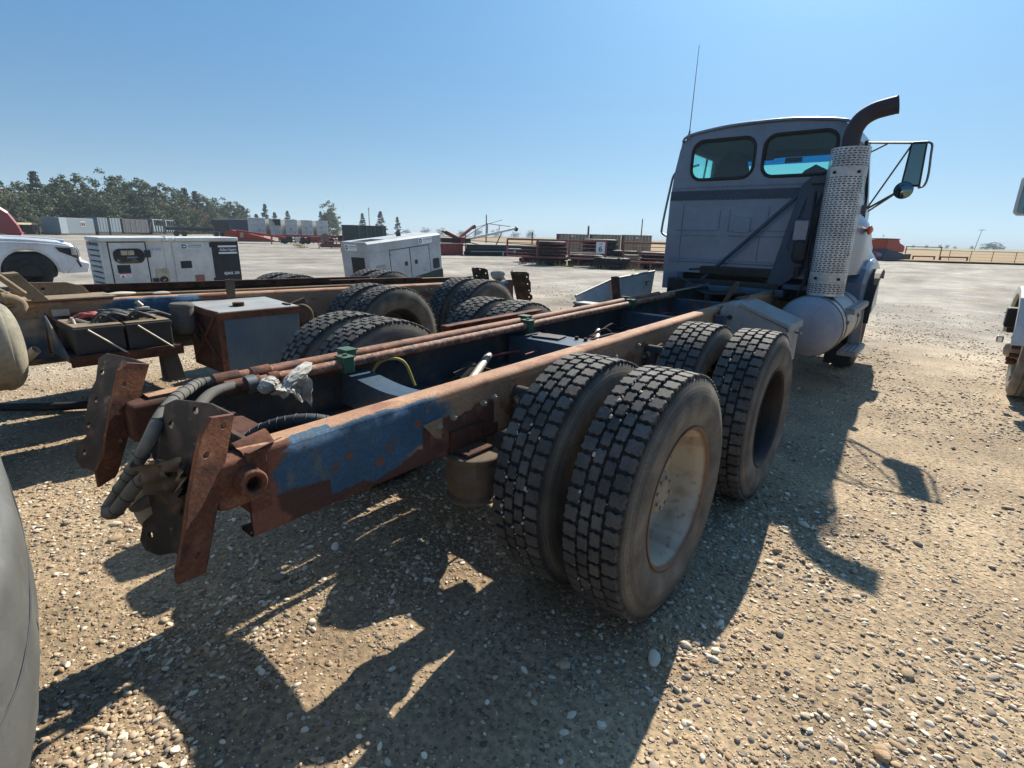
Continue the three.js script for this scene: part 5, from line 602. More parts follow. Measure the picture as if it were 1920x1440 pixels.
{
  const t = thing('truck', 'dark red truck, its rounded nose just in view behind the pickup', 'truck', [-41.3, 0, -4.4], PI / 2 + 0.1), o = (n, g, m) => obj(n, g, m, t);
  o('hood', [frame(flat([[-3.2, 0.7], [0.1, 0.7], [0.3, 0.9], [0.15, 1.5], [-0.2, 2.2], [-0.55, 2.5], [-1.0, 2.58], [-3.2, 2.6]], 2.2, [], 0.12), V(0, 0, -1.1), V(1, 0, 0), V(0, 1, 0))], mt.maroon); o('cab', bx(2.2, 2.4, 2.3, -4.2, 2.2, -1.1, 0.15), mt.maroon); o('windscreen', bx(0.05, 0.7, 1.9, -3.08, 3.0, -1.1, 0.02, 0, 0, 0.2), M([0.03, 0.04, 0.05], 0.1)); o('bumper', bx(0.3, 0.4, 2.4, 0.3, 0.62, -1.1, 0.06), mt.chrome); o('marker_light', bx(0.12, 0.08, 0.1, -0.6, 2.58, 0.0, 0.02), mt.white);
  for (const [x, z] of [[-0.9, 0.0], [-0.9, -2.2], [-4.6, 0.0]]) { const w = part('wheel', t, [x, 0.52, z]); w.rotation.y = -PI / 2; const m = new THREE.Mesh(tyres[2], mt.tyre); m.name = 'tyre'; w.add(m); obj('rim', rimInner, mt.steel, w); }
}
// ---------------------------------------------------------------- vehicle corner in the left foreground
{
  const P = thing('truck', 'pale grey truck bumper corner closest to the camera, facing the chassis ends', 'truck', [-0.015, 0, 0.008]);
  const c = new THREE.CatmullRomCurve3([[-3.2, 1.82], [-1.2, 1.80], [-0.2, 1.795], [0.25, 1.815], [0.5, 1.842], [0.72, 1.885], [0.88, 1.955], [0.99, 2.08], [1.03, 2.3], [1.04, 2.7]].map((p) => V(p[0], 0, p[1])), false, 'catmullrom', 0.5);
  const skin = (y0, y1, off, n) => grid(90, n, (u, v) => { const p = c.getPointAt(u), t = c.getTangentAt(u), y = mix(y0, y1, v), d = off(y), bump = 0.004 * noise2(p.x * 3, y * 7, 5, 3); return [p.x + t.z * -(d + bump) * -1, y, p.z + t.x * (d + bump)]; });
  const prof = (y) => 0.10 * sstep(0.62, 0.40, y) + 0.02 * sstep(0.72, 0.6, y) + 0.14 * sstep(0.90, 1.03, y) ** 2 + 0.5 * sstep(1.0, 1.06, y);
  obj('bumper', skin(0.40, 1.03, prof, 40), mt.bumper, P);
  obj('fender', [skin(1.03, 1.35, (y) => 0.07 + 0.02 * Math.sin((y - 1.03) * 9), 10)], mt.whiteGloss, P); obj('hood', bx(3.2, 0.5, 1.6, -0.7, 1.2, 2.8, 0.12), mt.silver, P);
  obj('seam', pipe([...Array(12)].map((_, i) => { const p = c.getPointAt(mix(0.5, 0.9, i / 11)), y = 0.90 - 0.0016 * i * i; return [p.x, y, p.z - 0.001 + 0.14 * sstep(0.90, 1.03, y) ** 2]; }), 0.002, 60, 6), mt.charcoal, P);
  obj('lower_dark_band', [skin(0.36, 0.66, (y) => 0.05 + 0.05 * sstep(0.5, 0.36, y), 6), bx(2.0, 0.3, 0.7, 0.0, 0.5, 2.3, 0.05)], mt.rubber, P);  // black band and block set back behind the bumper's lower edge
  for (const x of [0.75, -2.4]) { const w = part('wheel', P, [x, 0.516, 3.0]); const t = new THREE.Mesh(tyres[2], mt.tyre); t.name = 'tyre'; w.add(t); obj('rim', rimInner, mt.rim, w); }
}
// ---------------------------------------------------------------- white truck at the right edge
{
  const P = thing('truck', 'white truck across from the silver cab, only wheel, fender and mirror showing', 'truck', [0, 0, 0]), o = (n, g, m) => obj(n, g, m, P);
  o('cab', [bx(2.1, 1.9, 2.2, 3.72, 2.1, -5.9, 0.12), bx(1.7, 0.5, 2.2, 3.7, 0.9, -5.9, 0.05)], mt.white);
  { const w = part('wheel', P, [2.72, 0.5, -5.72]); const t = new THREE.Mesh(tyres[2], M(W1, 0.9, 0, { map: rubberT })); t.name = 'tyre'; t.material.color.setRGB(0.32, 0.29, 0.25); w.add(t); w.scale.setScalar(0.95); w.rotation.y = PI; obj('rim', rimInner, mt.dirtyWhite, w); obj('hub', [lathe([[0.1, -0.02], [0.1, 0.16], [0.07, 0.24], [0.01, 0.25]], 24, 'x')], mt.dirtyWhite, w); const gs = []; for (let k = 0; k < 10; k++) { const a = k / 10 * 2 * PI; gs.push(rod(V(0.12, Math.cos(a) * 0.15, Math.sin(a) * 0.15), V(0.2, Math.cos(a) * 0.15, Math.sin(a) * 0.15), 0.024, 8)); } obj('wheel_nut', gs, mt.rust, w, { kind: 'stuff' }); }
  const ar = [], br = []; for (let i = 0; i <= 10; i++) { const a = mix(0.2, PI - 0.2, i / 10); ar.push([-5.72 + 0.66 * Math.cos(a), 0.5 + 0.66 * Math.sin(a)]); br.unshift([-5.72 + 0.59 * Math.cos(a), 0.5 + 0.59 * Math.sin(a)]); }
  o('fender', [frame(flat([...ar, ...br], 0.24), V(2.6, 0, 0), V(0, 0, 1), V(0, 1, 0))], mt.white); o('fender_liner', [frame(flat([...ar.map(([z, y]) => [-5.72 + (z + 5.72) * 0.9, 0.5 + (y - 0.5) * 0.9]), ...br.map(([z, y]) => [-5.72 + (z + 5.72) * 0.95, 0.5 + (y - 0.5) * 0.95])], 0.22), V(2.62, 0, 0), V(0, 0, 1), V(0, 1, 0))], mt.rubber);
  o('marker_lamp', [bx(0.06, 0.07, 0.05, 2.42, 0.62, -5.5, 0.015)], mt.chrome); o('mud_flap', bx(0.3, 0.2, 0.012, 2.76, 0.62, -5.16, 0.003), mt.blackDust); o('step', [bx(0.12, 0.2, 0.16, 2.47, 0.86, -5.45, 0.02)], mt.rubber);
  const m = part('mirror', P, [2.37, 2.06, -5.6]); m.rotation.y = 0.2; obj('mirror_housing', [place(flat(rrect(-0.1, -0.2, 0.14, 0.2, 0.05), 0.06), 0, 0, -0.03)], mt.white, m); obj('mirror_glass', [place(flat(rrect(-0.085, -0.18, 0.125, 0.18, 0.04), 0.004), 0, 0, 0.003)], mt.mirror, m); obj('mirror_arm', [rod(V(0.08, -0.2, -0.03), V(0.3, -0.45, -0.2), 0.014, 8), rod(V(0.1, 0.18, -0.03), V(0.4, 0.4, -0.2), 0.014, 8)], mt.rubber, m);
}

// ---------------------------------------------------------------- trees
function crownGeo(kind, seed, n) { // leaf clumps as small tilted quads spread through the crown; unit height
  const r = rng(seed), P = [], C = [], cl = [];
  const col = { green: [[0.06, 0.088, 0.042], [0.10, 0.13, 0.058], [0.04, 0.06, 0.032]], pale: [[0.10, 0.125, 0.055], [0.15, 0.165, 0.07], [0.07, 0.09, 0.045]], rusty: [[0.15, 0.10, 0.045], [0.11, 0.085, 0.045], [0.19, 0.12, 0.05]], spruce: [[0.035, 0.052, 0.038], [0.055, 0.072, 0.05], [0.026, 0.04, 0.03]], shrub: [[0.09, 0.10, 0.05], [0.13, 0.12, 0.065], [0.06, 0.07, 0.04]] }[kind];
  if (kind === 'spruce') { for (let k = 0; k < 120; k++) { const y = 0.06 + 0.94 * Math.pow(r(), 0.8), rad = 0.34 * (1 - y) ** 0.8 + 0.016, a = r() * 6.28, q = rad * (0.45 + 0.6 * r()); cl.push([Math.cos(a) * q, y - 0.05 * q / 0.27, Math.sin(a) * q, 0.05 + 0.05 * (1 - y), 0.3]); } }
  else { const lobes = []; for (let k = 0; k < 17; k++) { const a = r() * 6.28, y = 0.1 + 0.76 * r(), q = (0.08 + 0.22 * r()) * (y > 0.7 ? 0.65 : 1.1); lobes.push([Math.cos(a) * q, y, Math.sin(a) * q, 0.13 + 0.11 * r()]); } for (let k = 0; k < 170; k++) { const l = lobes[(r() * lobes.length) | 0], a = r() * 6.28, b = Math.acos(2 * r() - 1), q = l[3] * (0.55 + 0.5 * r()); cl.push([l[0] + Math.cos(a) * Math.sin(b) * q, l[1] + Math.cos(b) * q, l[2] + Math.sin(a) * Math.sin(b) * q, 0.045 + 0.035 * r(), 0.8]); } }
  for (let k = 0; k < n; k++) {
    const c = cl[(r() * cl.length) | 0], g = () => (r() + r() + r() - 1.5) / 1.2, x = c[0] + g() * c[3] * 1.15, y = c[1] + g() * c[3] * c[4], z = c[2] + g() * c[3] * 1.15, s = (kind === 'spruce' ? 0.012 : 0.0118) * (0.7 + 0.8 * r());
    const u = V(r() - 0.5, r() - 0.5, r() - 0.5).normalize(), w = V(r() - 0.5, (r() - 0.5) * 0.6, r() - 0.5).cross(u).normalize(), q = col[r() < 0.5 ? 0 : r() < 0.55 ? 1 : 2], b = 0.75 + 0.5 * r();
    const p = [[-1, -0.7], [1, -0.6], [0.9, 0.7], [-0.8, 0.8]].map(([i, j]) => [x + (u.x * i + w.x * j) * s, y + (u.y * i + w.y * j) * s, z + (u.z * i + w.z * j) * s]);
    for (const i of [0, 1, 2, 0, 2, 3]) { P.push(...p[i]); C.push(q[0] * b, q[1] * b, q[2] * b); }
  }
  const o = new THREE.BufferGeometry(); o.setAttribute('position', new THREE.Float32BufferAttribute(P, 3)); o.setAttribute('color', new THREE.Float32BufferAttribute(C, 3)); o.computeVertexNormals(); return o;
}
function trunkGeo(kind, seed) { const r = rng(seed), gs = [rod(V(0, -0.02, 0), V(0.01, kind === 'spruce' ? 0.95 : 0.55, 0), 0.022, 8, 0.006)]; if (kind !== 'spruce') for (let k = 0; k < 6; k++) { const a = r() * 6.28, y = 0.22 + 0.3 * r(); gs.push(rod(V(0, y, 0), V(Math.cos(a) * 0.2, y + 0.2 + 0.2 * r(), Math.sin(a) * 0.2), 0.009, 6, 0.003)); } return gs; }
const leafM = new THREE.MeshPhysicalMaterial({ vertexColors: true, roughness: 0.9, transmission: 0.25, thickness: 0 }), barkM = M('#5b5046', 0.95);
const treeKinds = {}; for (const [k, n, v] of [['green', 8000, 3], ['pale', 5600, 1], ['rusty', 6000, 1], ['spruce', 3400, 2], ['shrub', 2600, 1]]) treeKinds[k] = [...Array(v).keys()].map((i) => [crownGeo(k, 11 + i * 7, n), trunkGeo(k, 5 + i)]);
const treeProto = {}; let treeN = 0; const ORD = ['first', 'second', 'third', 'fourth', 'fifth', 'sixth', 'seventh', 'eighth', 'ninth', 'tenth', 'eleventh', 'twelfth', 'thirteenth', 'fourteenth', 'fifteenth', 'sixteenth', 'seventeenth', 'eighteenth', 'nineteenth', 'twentieth', 'twenty-first', 'twenty-second', 'twenty-third', 'twenty-fourth', 'twenty-fifth', 'twenty-sixth', 'twenty-seventh', 'twenty-eighth', 'twenty-ninth', 'thirtieth'], alike = {};
function rank() { for (const k in alike) { const l = alike[k]; if (l.length < 2) continue; const az = (o) => Math.atan2(o.position.x - 1.88, 1.95 - o.position.z); l.sort((a, b) => az(a) - az(b)); l.forEach((o, i) => { o.userData.label = k + ', ' + (i === l.length - 1 ? 'last' : ORD[i]) + ' from the left'; }); } }
function tree(kind, x, z, h, w, lab, group, vi = 0) {
  const key = kind + vi; let t;
  if (!treeProto[key]) { t = treeProto[key] = thing(kind === 'spruce' ? 'spruce_tree' : kind === 'shrub' ? 'shrub' : 'tree', lab, kind === 'shrub' ? 'shrub' : 'tree', [x, -0.1, z], 0, group); const [c, tr] = treeKinds[kind][vi]; obj('trunk', tr, barkM, t); obj('crown', c, leafM, t); }
  else t = dup(treeProto[key], lab, [x, -0.1, z], undefined, group);
  t.rotation.y = (treeN++ * 2.4) % 6.28; t.scale.set(w, h * 1.05, w); if (!group) delete t.userData.group; (alike[lab] ??= []).push(t); return t;
}
{
  const G = 'trees of the dense row behind the trailers', L = { green: 'dense dark green leafy tree in the row behind the trailers', pale: 'paler yellow green leafy tree low in the row behind the trailers', rusty: 'autumn brown leafy tree at the left end of the row', spruce: 'dark pointed spruce rising out of the leafy tree row' };
  for (const [k, x, z, h, w, v] of [['spruce', -128, -12, 11.5, 9, 0], ['spruce', -131, -15.5, 11.8, 9, 1], ['rusty', -124, -13, 8.2, 10, 0], ['pale', -122, -17, 6.6, 9, 0], ['green', -132, -20, 8.6, 11, 0], ['green', -136, -24, 10.4, 11, 1], ['spruce', -134, -22, 10.6, 8, 0], ['green', -138, -28, 9.4, 11, 2], ['green', -134, -31, 8.2, 10, 0], ['green', -142, -33, 11.4, 12, 1], ['green', -146, -38, 12.2, 13, 2], ['green', -150, -44, 12.0, 13, 0], ['green', -140, -34, 7.5, 11, 2], ['green', -145, -41, 7.8, 12, 1], ['rusty', -150, -46, 8.0, 11, 0], ['green', -154, -49, 11.4, 13, 1], ['green', -158, -54, 10.4, 12, 2], ['green', -152, -50, 7.2, 12, 0], ['spruce', -166, -59, 11.6, 9, 1], ['spruce', -168, -62.5, 11.2, 9, 0], ['rusty', -160, -57, 7.4, 10, 0], ['green', -172, -66, 10.8, 12, 0], ['green', -178, -72, 10.6, 13, 1], ['green', -184, -79, 10.2, 13, 2], ['green', -176, -72, 7.6, 12, 0], ['spruce', -196, -88, 9.2, 8, 0], ['green', -192, -85, 8.2, 11, 1], ['green', -140, -27, 9.6, 12, 0], ['green', -150, -39, 11.2, 12, 0], ['green', -156, -46, 11.6, 13, 2], ['green', -162, -55, 11, 13, 0], ['green', -128, -19, 7, 11, 1], ['green', -136, -29, 7, 11, 1], ['green', -146, -44, 6.6, 12, 0], ['green', -164, -62, 7.2, 13, 1], ['green', -180, -78, 8.6, 13, 0], ['green', -128, -15, 8.2, 11, 2]])
    tree(k, x, z, h, w, k === 'rusty' && x > -140 ? 'autumn brown leafy tree at the left end of the row' : k === 'rusty' ? 'small brownish tree half hidden among green ones in the row' : L[k], G, v);
  const sp = 'small dark spruce standing behind the pale trailers';
  for (const [x, z, h] of [[-205, -97, 7.0], [-212, -104, 11.0], [-222, -113, 8.5], [-230, -123, 9.6], [-238, -130, 6.5], [-236, -143, 10.4], [-238, -151, 10]]) tree('spruce', x, z, h, 7.5, sp, 'small spruces behind the pale trailers', x % 2 ? 1 : 0);
  tree('pale', -190, -118, 12.5, 12, 'tall thin pale green tree behind the row of white box trailers'); tree('spruce', -200, -141, 9.2, 7, 'dark spruce just left of the utility pole by the last white trailer'); tree('spruce', -182, -137, 9.6, 8.5, 'broad ragged spruce right of the utility pole', undefined, 1); tree('spruce', -190, -152, 8.2, 6.5, 'narrow spruce rightmost of those past the white trailers');
  tree('shrub', -176, -131, 3.6, 9, 'low green shrub under the spruces right of the pole', 'low shrubs at the foot of the trees'); tree('shrub', -120, -19.5, 2.8, 9, 'grey green brush at the foot of the tree row, behind the low sheds'); tree('shrub', -118, -15, 2.6, 8, 'grey green brush at the foot of the tree row, at its left end');
  for (const [x, z, h, w] of [[30, -700, 7, 22]]) tree('green', x, z, h, w, 'round dark tree alone on the horizon at the right', undefined, 1); tree('spruce', 60, -700, 5.5, 10, 'small dark tree near the right edge on the horizon');
  for (let i = 0; i < 14; i++) tree('shrub', -90 + i * 8.6 + 3 * Math.sin(i * 5), -640 - 20 * Math.sin(i * 3), 2.6 + 1.6 * Math.abs(Math.sin(i * 2.3)), 5, 'tiny dark shrub on the horizon line at the right', 'tiny shrubs on the right horizon');
  for (let i = 0; i < 8; i++) tree('shrub', -520 + i * 16, -430 - i * 15, 7 + 3 * Math.abs(Math.sin(i * 2.1)), 18, 'hazy far tree clump left of the augers', 'hazy far tree clumps left of the augers');
}
rank();
// ---------------------------------------------------------------- trailers and sheds in front of the trees; local +x runs to the right as seen
const faceTurn = (ax, az, bx_, bz) => Math.atan2(-(bz - az), bx_ - ax);
function span(name, label_, cat, A, B, group) { const t = thing(name, label_, cat, [A[0], 0, A[1]], faceTurn(A[0], A[1], B[0], B[1]), group); t.userData.len = 0; delete t.userData.len; return [t, Math.hypot(B[0] - A[0], B[1] - A[1])]; }
{
  for (const [A, B, l] of [[[-105.6, -13.1], [-109.6, -16.6], 'low open shed with cream roof beam, left of the two'], [[-109.9, -17.0], [-113.2, -20.2], 'low open shed with cream roof beam, beside the grey trailer']]) { const [t, L] = span('shed', l, 'shed', A, B); obj('roof_beam', bx(L, 0.3, 3, L / 2, 1.6, -1.5, 0.03), mt.cream, t); obj('back_wall', bx(L, 1.5, 0.1, L / 2, 0.75, -2.8, 0.01), mt.charcoal, t); for (const x of [0.15, L - 0.15]) obj('post', bx(0.25, 1.5, 0.25, x, 0.75, -0.15, 0.02), mt.dust, t); obj('pallet', bx(1.2, 0.35, 0.8, L * 0.6, 0.2, -0.8, 0.02), mt.dust, t); }
  { const [t, L] = span('trailer', 'grey site trailer with a small dark window, beside the low sheds', 'trailer', [-107.6, -19.2], [-113.2, -25]); obj('body', bx(L, 2.5, 2.6, L / 2, 1.45, -1.3, 0.08), mt.greyBlue, t); obj('end_wall', bx(1.6, 2.4, 0.05, 0.9, 1.45, 0.02, 0.01), M('#7d8a94', 0.7), t); const w = obj('window', bx(1.1, 0.8, 0.06, L * 0.66, 1.75, 0.01, 0.02), mt.lightGrey, t); for (const x of [-0.25, 0.25]) obj('pane', bx(0.42, 0.62, 0.04, L * 0.66 + x, 1.75, 0.035, 0.01), mt.black, w); obj('skirt', bx(L, 0.4, 2.4, L / 2, 0.2, -1.3, 0.02), mt.dust, t); }
  for (const [A, B, l] of [[[-113.9, -25.7], [-115.6, -27.6], 'narrow pale grey upright panel box, left of the pair'], [[-116.0, -28.0], [-118.2, -30.2], 'narrow pale grey upright panel box, right of the pair']]) { const [t, L] = span('container', l, 'container', A, B); obj('body', bx(L - 0.1, 2.4, 2.4, L / 2, 1.75, -1.2, 0.03), mt.greyBlue, t); obj('rib', [0.2, 0.5, 0.8].map((f) => bx(0.06, 2.3, 0.05, L * f, 1.75, 0.02, 0.01)), mt.greyBlue, t, { kind: 'stuff' }); obj('base', bx(L, 0.5, 2.3, L / 2, 0.25, -1.2, 0.02), mt.charcoal, t); }
  { const [t, L] = span('trailer', 'dark blue grey bulk trailer beside the pale panel boxes', 'trailer', [-118.6, -30.6], [-126, -37]); obj('body', bx(L, 2.5, 2.4, L / 2, 1.7, -1.2, 0.05), mt.charcoal, t); obj('chassis', bx(L, 0.4, 2.0, L / 2, 0.5, -1.2, 0.02), mt.black, t); obj('rib', [0.1, 0.3, 0.5, 0.7, 0.9].map((f) => bx(0.12, 2.4, 0.08, L * f, 1.7, 0.03, 0.01)), mt.greyBlue, t, { kind: 'stuff' }); }
  for (const [A, B, l] of [[[-127, -38], [-133, -42], 'open frame cattle trailer with pale sides, beside the dark bulk trailer'], [[-133.5, -42.5], [-140, -46.5], 'open frame cattle trailer with pale sides, farther right']]) { const [t, L] = span('trailer', l, 'trailer', A, B); for (const x of [0.05, 0.27, 0.5, 0.73, 0.95]) obj('post', bx(0.2, 2.6, 0.2, L * x, 1.8, 0, 0.02), mt.charcoal, t); obj('top_rail', bx(L, 0.22, 2.4, L / 2, 3.1, -1.2, 0.03), mt.greyBlue, t); obj('side_panel', bx(L, 1.2, 0.1, L / 2, 1.3, -0.1, 0.01), mt.greyBlue, t); obj('back_panel', bx(L, 2.3, 0.1, L / 2, 1.9, -2.3, 0.01), mt.charcoal, t); obj('front_panel', bx(0.7, 2.4, 0.14, 0.4, 1.9, 0.06, 0.02), mt.greyBlue, t); obj('chassis', bx(L, 0.5, 2.0, L / 2, 0.4, -1.2, 0.02), mt.black, t); }
  { const [t, L] = span('trailer', 'long low dark flat deck trailer left of the hopper trailers', 'trailer', [-118, -37.5], [-106, -44]); obj('deck', bx(L, 0.6, 2.5, L / 2, 1.4, -1.2, 0.03), mt.charcoal, t); obj('deck_rail', bx(L, 0.12, 2.56, L / 2, 1.73, -1.2, 0.02), mt.greyBlue, t); for (const x of [0.15, 0.28, 0.8, 0.9]) obj('wheel', rod(V(L * x, 0.5, 0.1), V(L * x, 0.5, -0.3), 0.5, 18), mt.rubber, t); }
  const hop = (A, B, l, m) => { const [t, L] = span('hopper_trailer', l, 'trailer', A, B); obj('hopper', [frame(flat([[0, 3], [L, 3], [L, 2.1], [L * 0.72, 1.0], [L * 0.28, 1.0], [0, 2.1]], 2.4, [], 0.05), V(0, 0, -1.2), V(1, 0, 0), V(0, 1, 0))], m, t); obj('tarp', place(lathe([[1.22, -L / 2], [1.22, L / 2]], 20, 'x').scale(1, 0.35, 1), L / 2, 2.98, -1.2), mt.charcoal, t); obj('leg', [rod(V(0.3, 0, 0), V(0.3, 2.1, 0), 0.08, 8)], mt.greyBlue, t); obj('leg', [rod(V(L - 0.3, 0, 0), V(L - 0.3, 2.1, 0), 0.08, 8)], mt.greyBlue, t); };
  hop([-106.6, -41.4], [-103, -44.6], 'black hopper trailer with rounded tarp', mt.black); hop([-100, -41.6], [-96.4, -45.2], 'dark blue grey hopper trailer with rounded tarp, beside the red machine', mt.navy);
  const vans = [[-72.14, -32.93, -71.6, -34.36, 3.1], [-71.28, -34.73, -70.72, -36.12, 3.06], [-70.41, -36.56, -69.79, -37.97, 3.02], [-70.16, -38.74, -69.49, -40.17, 3.0], [-69.88, -40.9, -69.16, -42.35, 3.0]];
  vans.forEach(([ax, az, bx_, bz, h], i) => {
    const [t, L] = span('box_trailer', ['white box trailer, first from the left in the row of five', 'white box trailer with a dark roof unit, second in the row of five', 'white box trailer, third in the row of five', 'white box trailer, fourth in the row of five', 'white box trailer, last on the right in the row of five'][i], 'trailer', [ax, az], [bx_, bz]);
    obj('front_wall', [bx(L, h - 1.0, 0.1, L / 2, 1.0 + (h - 1.0) / 2, 0, 0.04)], M('#c6cacb', 0.6, 0, { map: grimeSoft }), t); obj('side_wall', bx(0.08, h - 1.0, 9, 0.04, 1.0 + (h - 1.0) / 2, -4.5, 0.02), mt.lightGrey, t); obj('far_wall', bx(0.08, h - 1.0, 9, L - 0.04, 1.0 + (h - 1.0) / 2, -4.5, 0.02), mt.lightGrey, t); obj('roof', bx(L, 0.06, 9, L / 2, h, -4.5, 0.02), mt.lightGrey, t);
    if (i === 1) obj('cooling_unit', frame(flat([[L * 0.25, h - 0.1], [L * 0.9, h - 0.05], [L * 0.9, h - 0.85], [L * 0.5, h - 0.85], [L * 0.42, h - 0.5]], 0.5), V(0, 0, 0.2), V(1, 0, 0), V(0, 1, 0)), mt.charcoal, t); else obj('coupling_box', bx(0.2, 0.16, 0.08, L * 0.45, 1.5 + 0.15 * i, 0.06, 0.02), mt.greyBlue, t);
    obj('air_fitting', [bx(0.12, 0.12, 0.08, L * 0.8, 1.3, 0.06, 0.02)], mt.charcoal, t); obj('landing_leg', [bx(0.15, 1, 0.15, L * 0.2, 0.5, -1.5, 0.02)], mt.charcoal, t); obj('landing_leg', [bx(0.15, 1, 0.15, L * 0.8, 0.5, -1.5, 0.02)], mt.charcoal, t); obj('chassis', bx(L * 0.9, 0.25, 8.6, L / 2, 0.9, -4.5, 0.03), mt.charcoal, t);
  });
  // red and orange implements in front of the trailers
  { const [t, L] = span('farm_machine', 'bright red implement with white and red striped arms, left of the orange frames', 'machine', [-63.2, -25.2], [-60.3, -29.6]); obj('hood', [frame(flat([[0, 0.4], [0.2, 1.35], [0.9, 1.5], [1.9, 1.25], [L * 0.7, 0.9], [L, 0.4]], 1.2, [], 0.06), V(0, 0, -0.6), V(1, 0, 0), V(0, 1, 0))], mt.redBright, t); obj('arm', rod(V(1.4, 1.4, 0.1), V(L + 1.3, 0.75, 0.2), 0.13, 10), mt.redBright, t); for (const f of [0.25, 0.5, 0.75]) obj('stripe', rod(V(1.4 + (L - 0.1) * f, 1.4 - 0.65 * f, 0.1), V(1.4 + (L - 0.1) * f + 0.5, 1.4 - 0.65 * f - 0.09, 0.12), 0.14, 10), mt.white, t); obj('plate', bx(0.35, 0.7, 0.05, 1.9, 1.0, 0.05, 0.02), mt.cream, t); obj('wheel', rod(V(1, 0.4, 0.2), V(1, 0.4, -0.2), 0.4, 16), mt.rubber, t); obj('frame', [bx(L, 0.2, 1.2, L / 2, 0.35, -0.6, 0.03), bx(0.12, 1.6, 0.12, L * 0.95, 0.8, 0.1, 0.02)], mt.pinkRed, t); }
  { const r = rng(3); [['orange frame implement lying low under the second white trailer', -61.5, -30.8, 0], ['long low orange frame stretched under the third white trailer', -61.2, -33.6, 1], ['orange frame with black hopper at the right end of the implements', -60.2, -36.2, 2]].forEach(([l, x, z, k]) => { const t = thing('implement', l, 'farm implement', [x, 0, z], PI / 2 - 0.35), o = (n, g, m) => obj(n, g, m, t); o('main_beam', bx(3.6, 0.28, 0.3, 1.6, 0.95, 0, 0.04), mt.orange); o('frame', [bx(3.2, 0.2, 0.16, 1.6, 0.55, 0.5, 0.03), bx(0.16, 0.9, 0.16, 0.2, 0.55, 0.4, 0.03), bx(0.16, 0.9, 0.16, 2.6, 0.55, 0.4, 0.03), bx(0.14, 0.14, 1.4, 1.2, 0.8, -0.3, 0.03)], mt.red); for (let i = 0; i < 6; i++) o('tine', rod(V(0.3 + i * 0.5, 0.95, 0.3), V(0.25 + i * 0.5, 0.1, 0.7), 0.06, 6), i % 2 ? mt.charcoal : mt.red); o('hopper', bx(1.3, 0.75, 0.9, 0.8 + k * 0.7, 0.55 + 0.2 * (k === 2), 0.6, 0.08), k === 1 ? mt.red : mt.charcoal); for (const q of [0.6, 2.6]) o('wheel', rod(V(q, 0.4, 0.8), V(q, 0.4, 0.55), 0.4, 16), mt.rubber); o('hub_disc', rod(V(2.0 + 0.4 * k, 0.5, 0.9), V(2.0 + 0.4 * k, 0.5, 0.86), 0.3, 16), mt.lightGrey); }); }
  { const t = thing('pallet_rack', 'pinkish red rack with dark posts, just left of the grey generator', 'rack', [-45, 0, -26.2], PI / 2 - 0.5), o = (n, g, m) => obj(n, g, m, t); for (const x of [0, 1.1, 2.2]) o('post', bx(0.09, x > 2 ? 1.7 : 0.7, 0.09, x, x > 2 ? 0.85 : 0.35, 0, 0.01), mt.pinkRed); o('shelf', bx(2.3, 0.08, 0.9, 1.1, 0.62, -0.4, 0.01), mt.pinkRed); o('load', bx(2.0, 0.34, 0.8, 1.1, 0.25, -0.4, 0.05), mt.maroon); o('reel', rod(V(0.6, 1.0, 0), V(0.6, 1.0, -0.5), 0.38, 18), M('#7a675a', 0.9)); }
  { const [t, L] = span('container', 'dark green steel bin rising behind the grey generator', 'container', [-51, -34.3], [-51.2, -38.9]); obj('bin_wall', [bx(L, 1.5, 2.3, L / 2, 1.5, -1.15, 0.04)], mt.greenDark, t); obj('rim', bx(L + 0.1, 0.12, 2.4, L / 2, 2.28, -1.15, 0.03), mt.charcoal, t); for (let k = 0; k < 4; k++) obj('rib', bx(0.12, 1.4, 0.1, L * (0.12 + 0.25 * k), 1.5, 0.04, 0.02), mt.teal, t); obj('skid', bx(L, 0.75, 2, L / 2, 0.37, -1.1, 0.02), mt.charcoal, t); obj('latch', bx(0.06, 0.7, 0.1, L - 0.5, 1.7, 0.1, 0.01), mt.steel, t); }
}
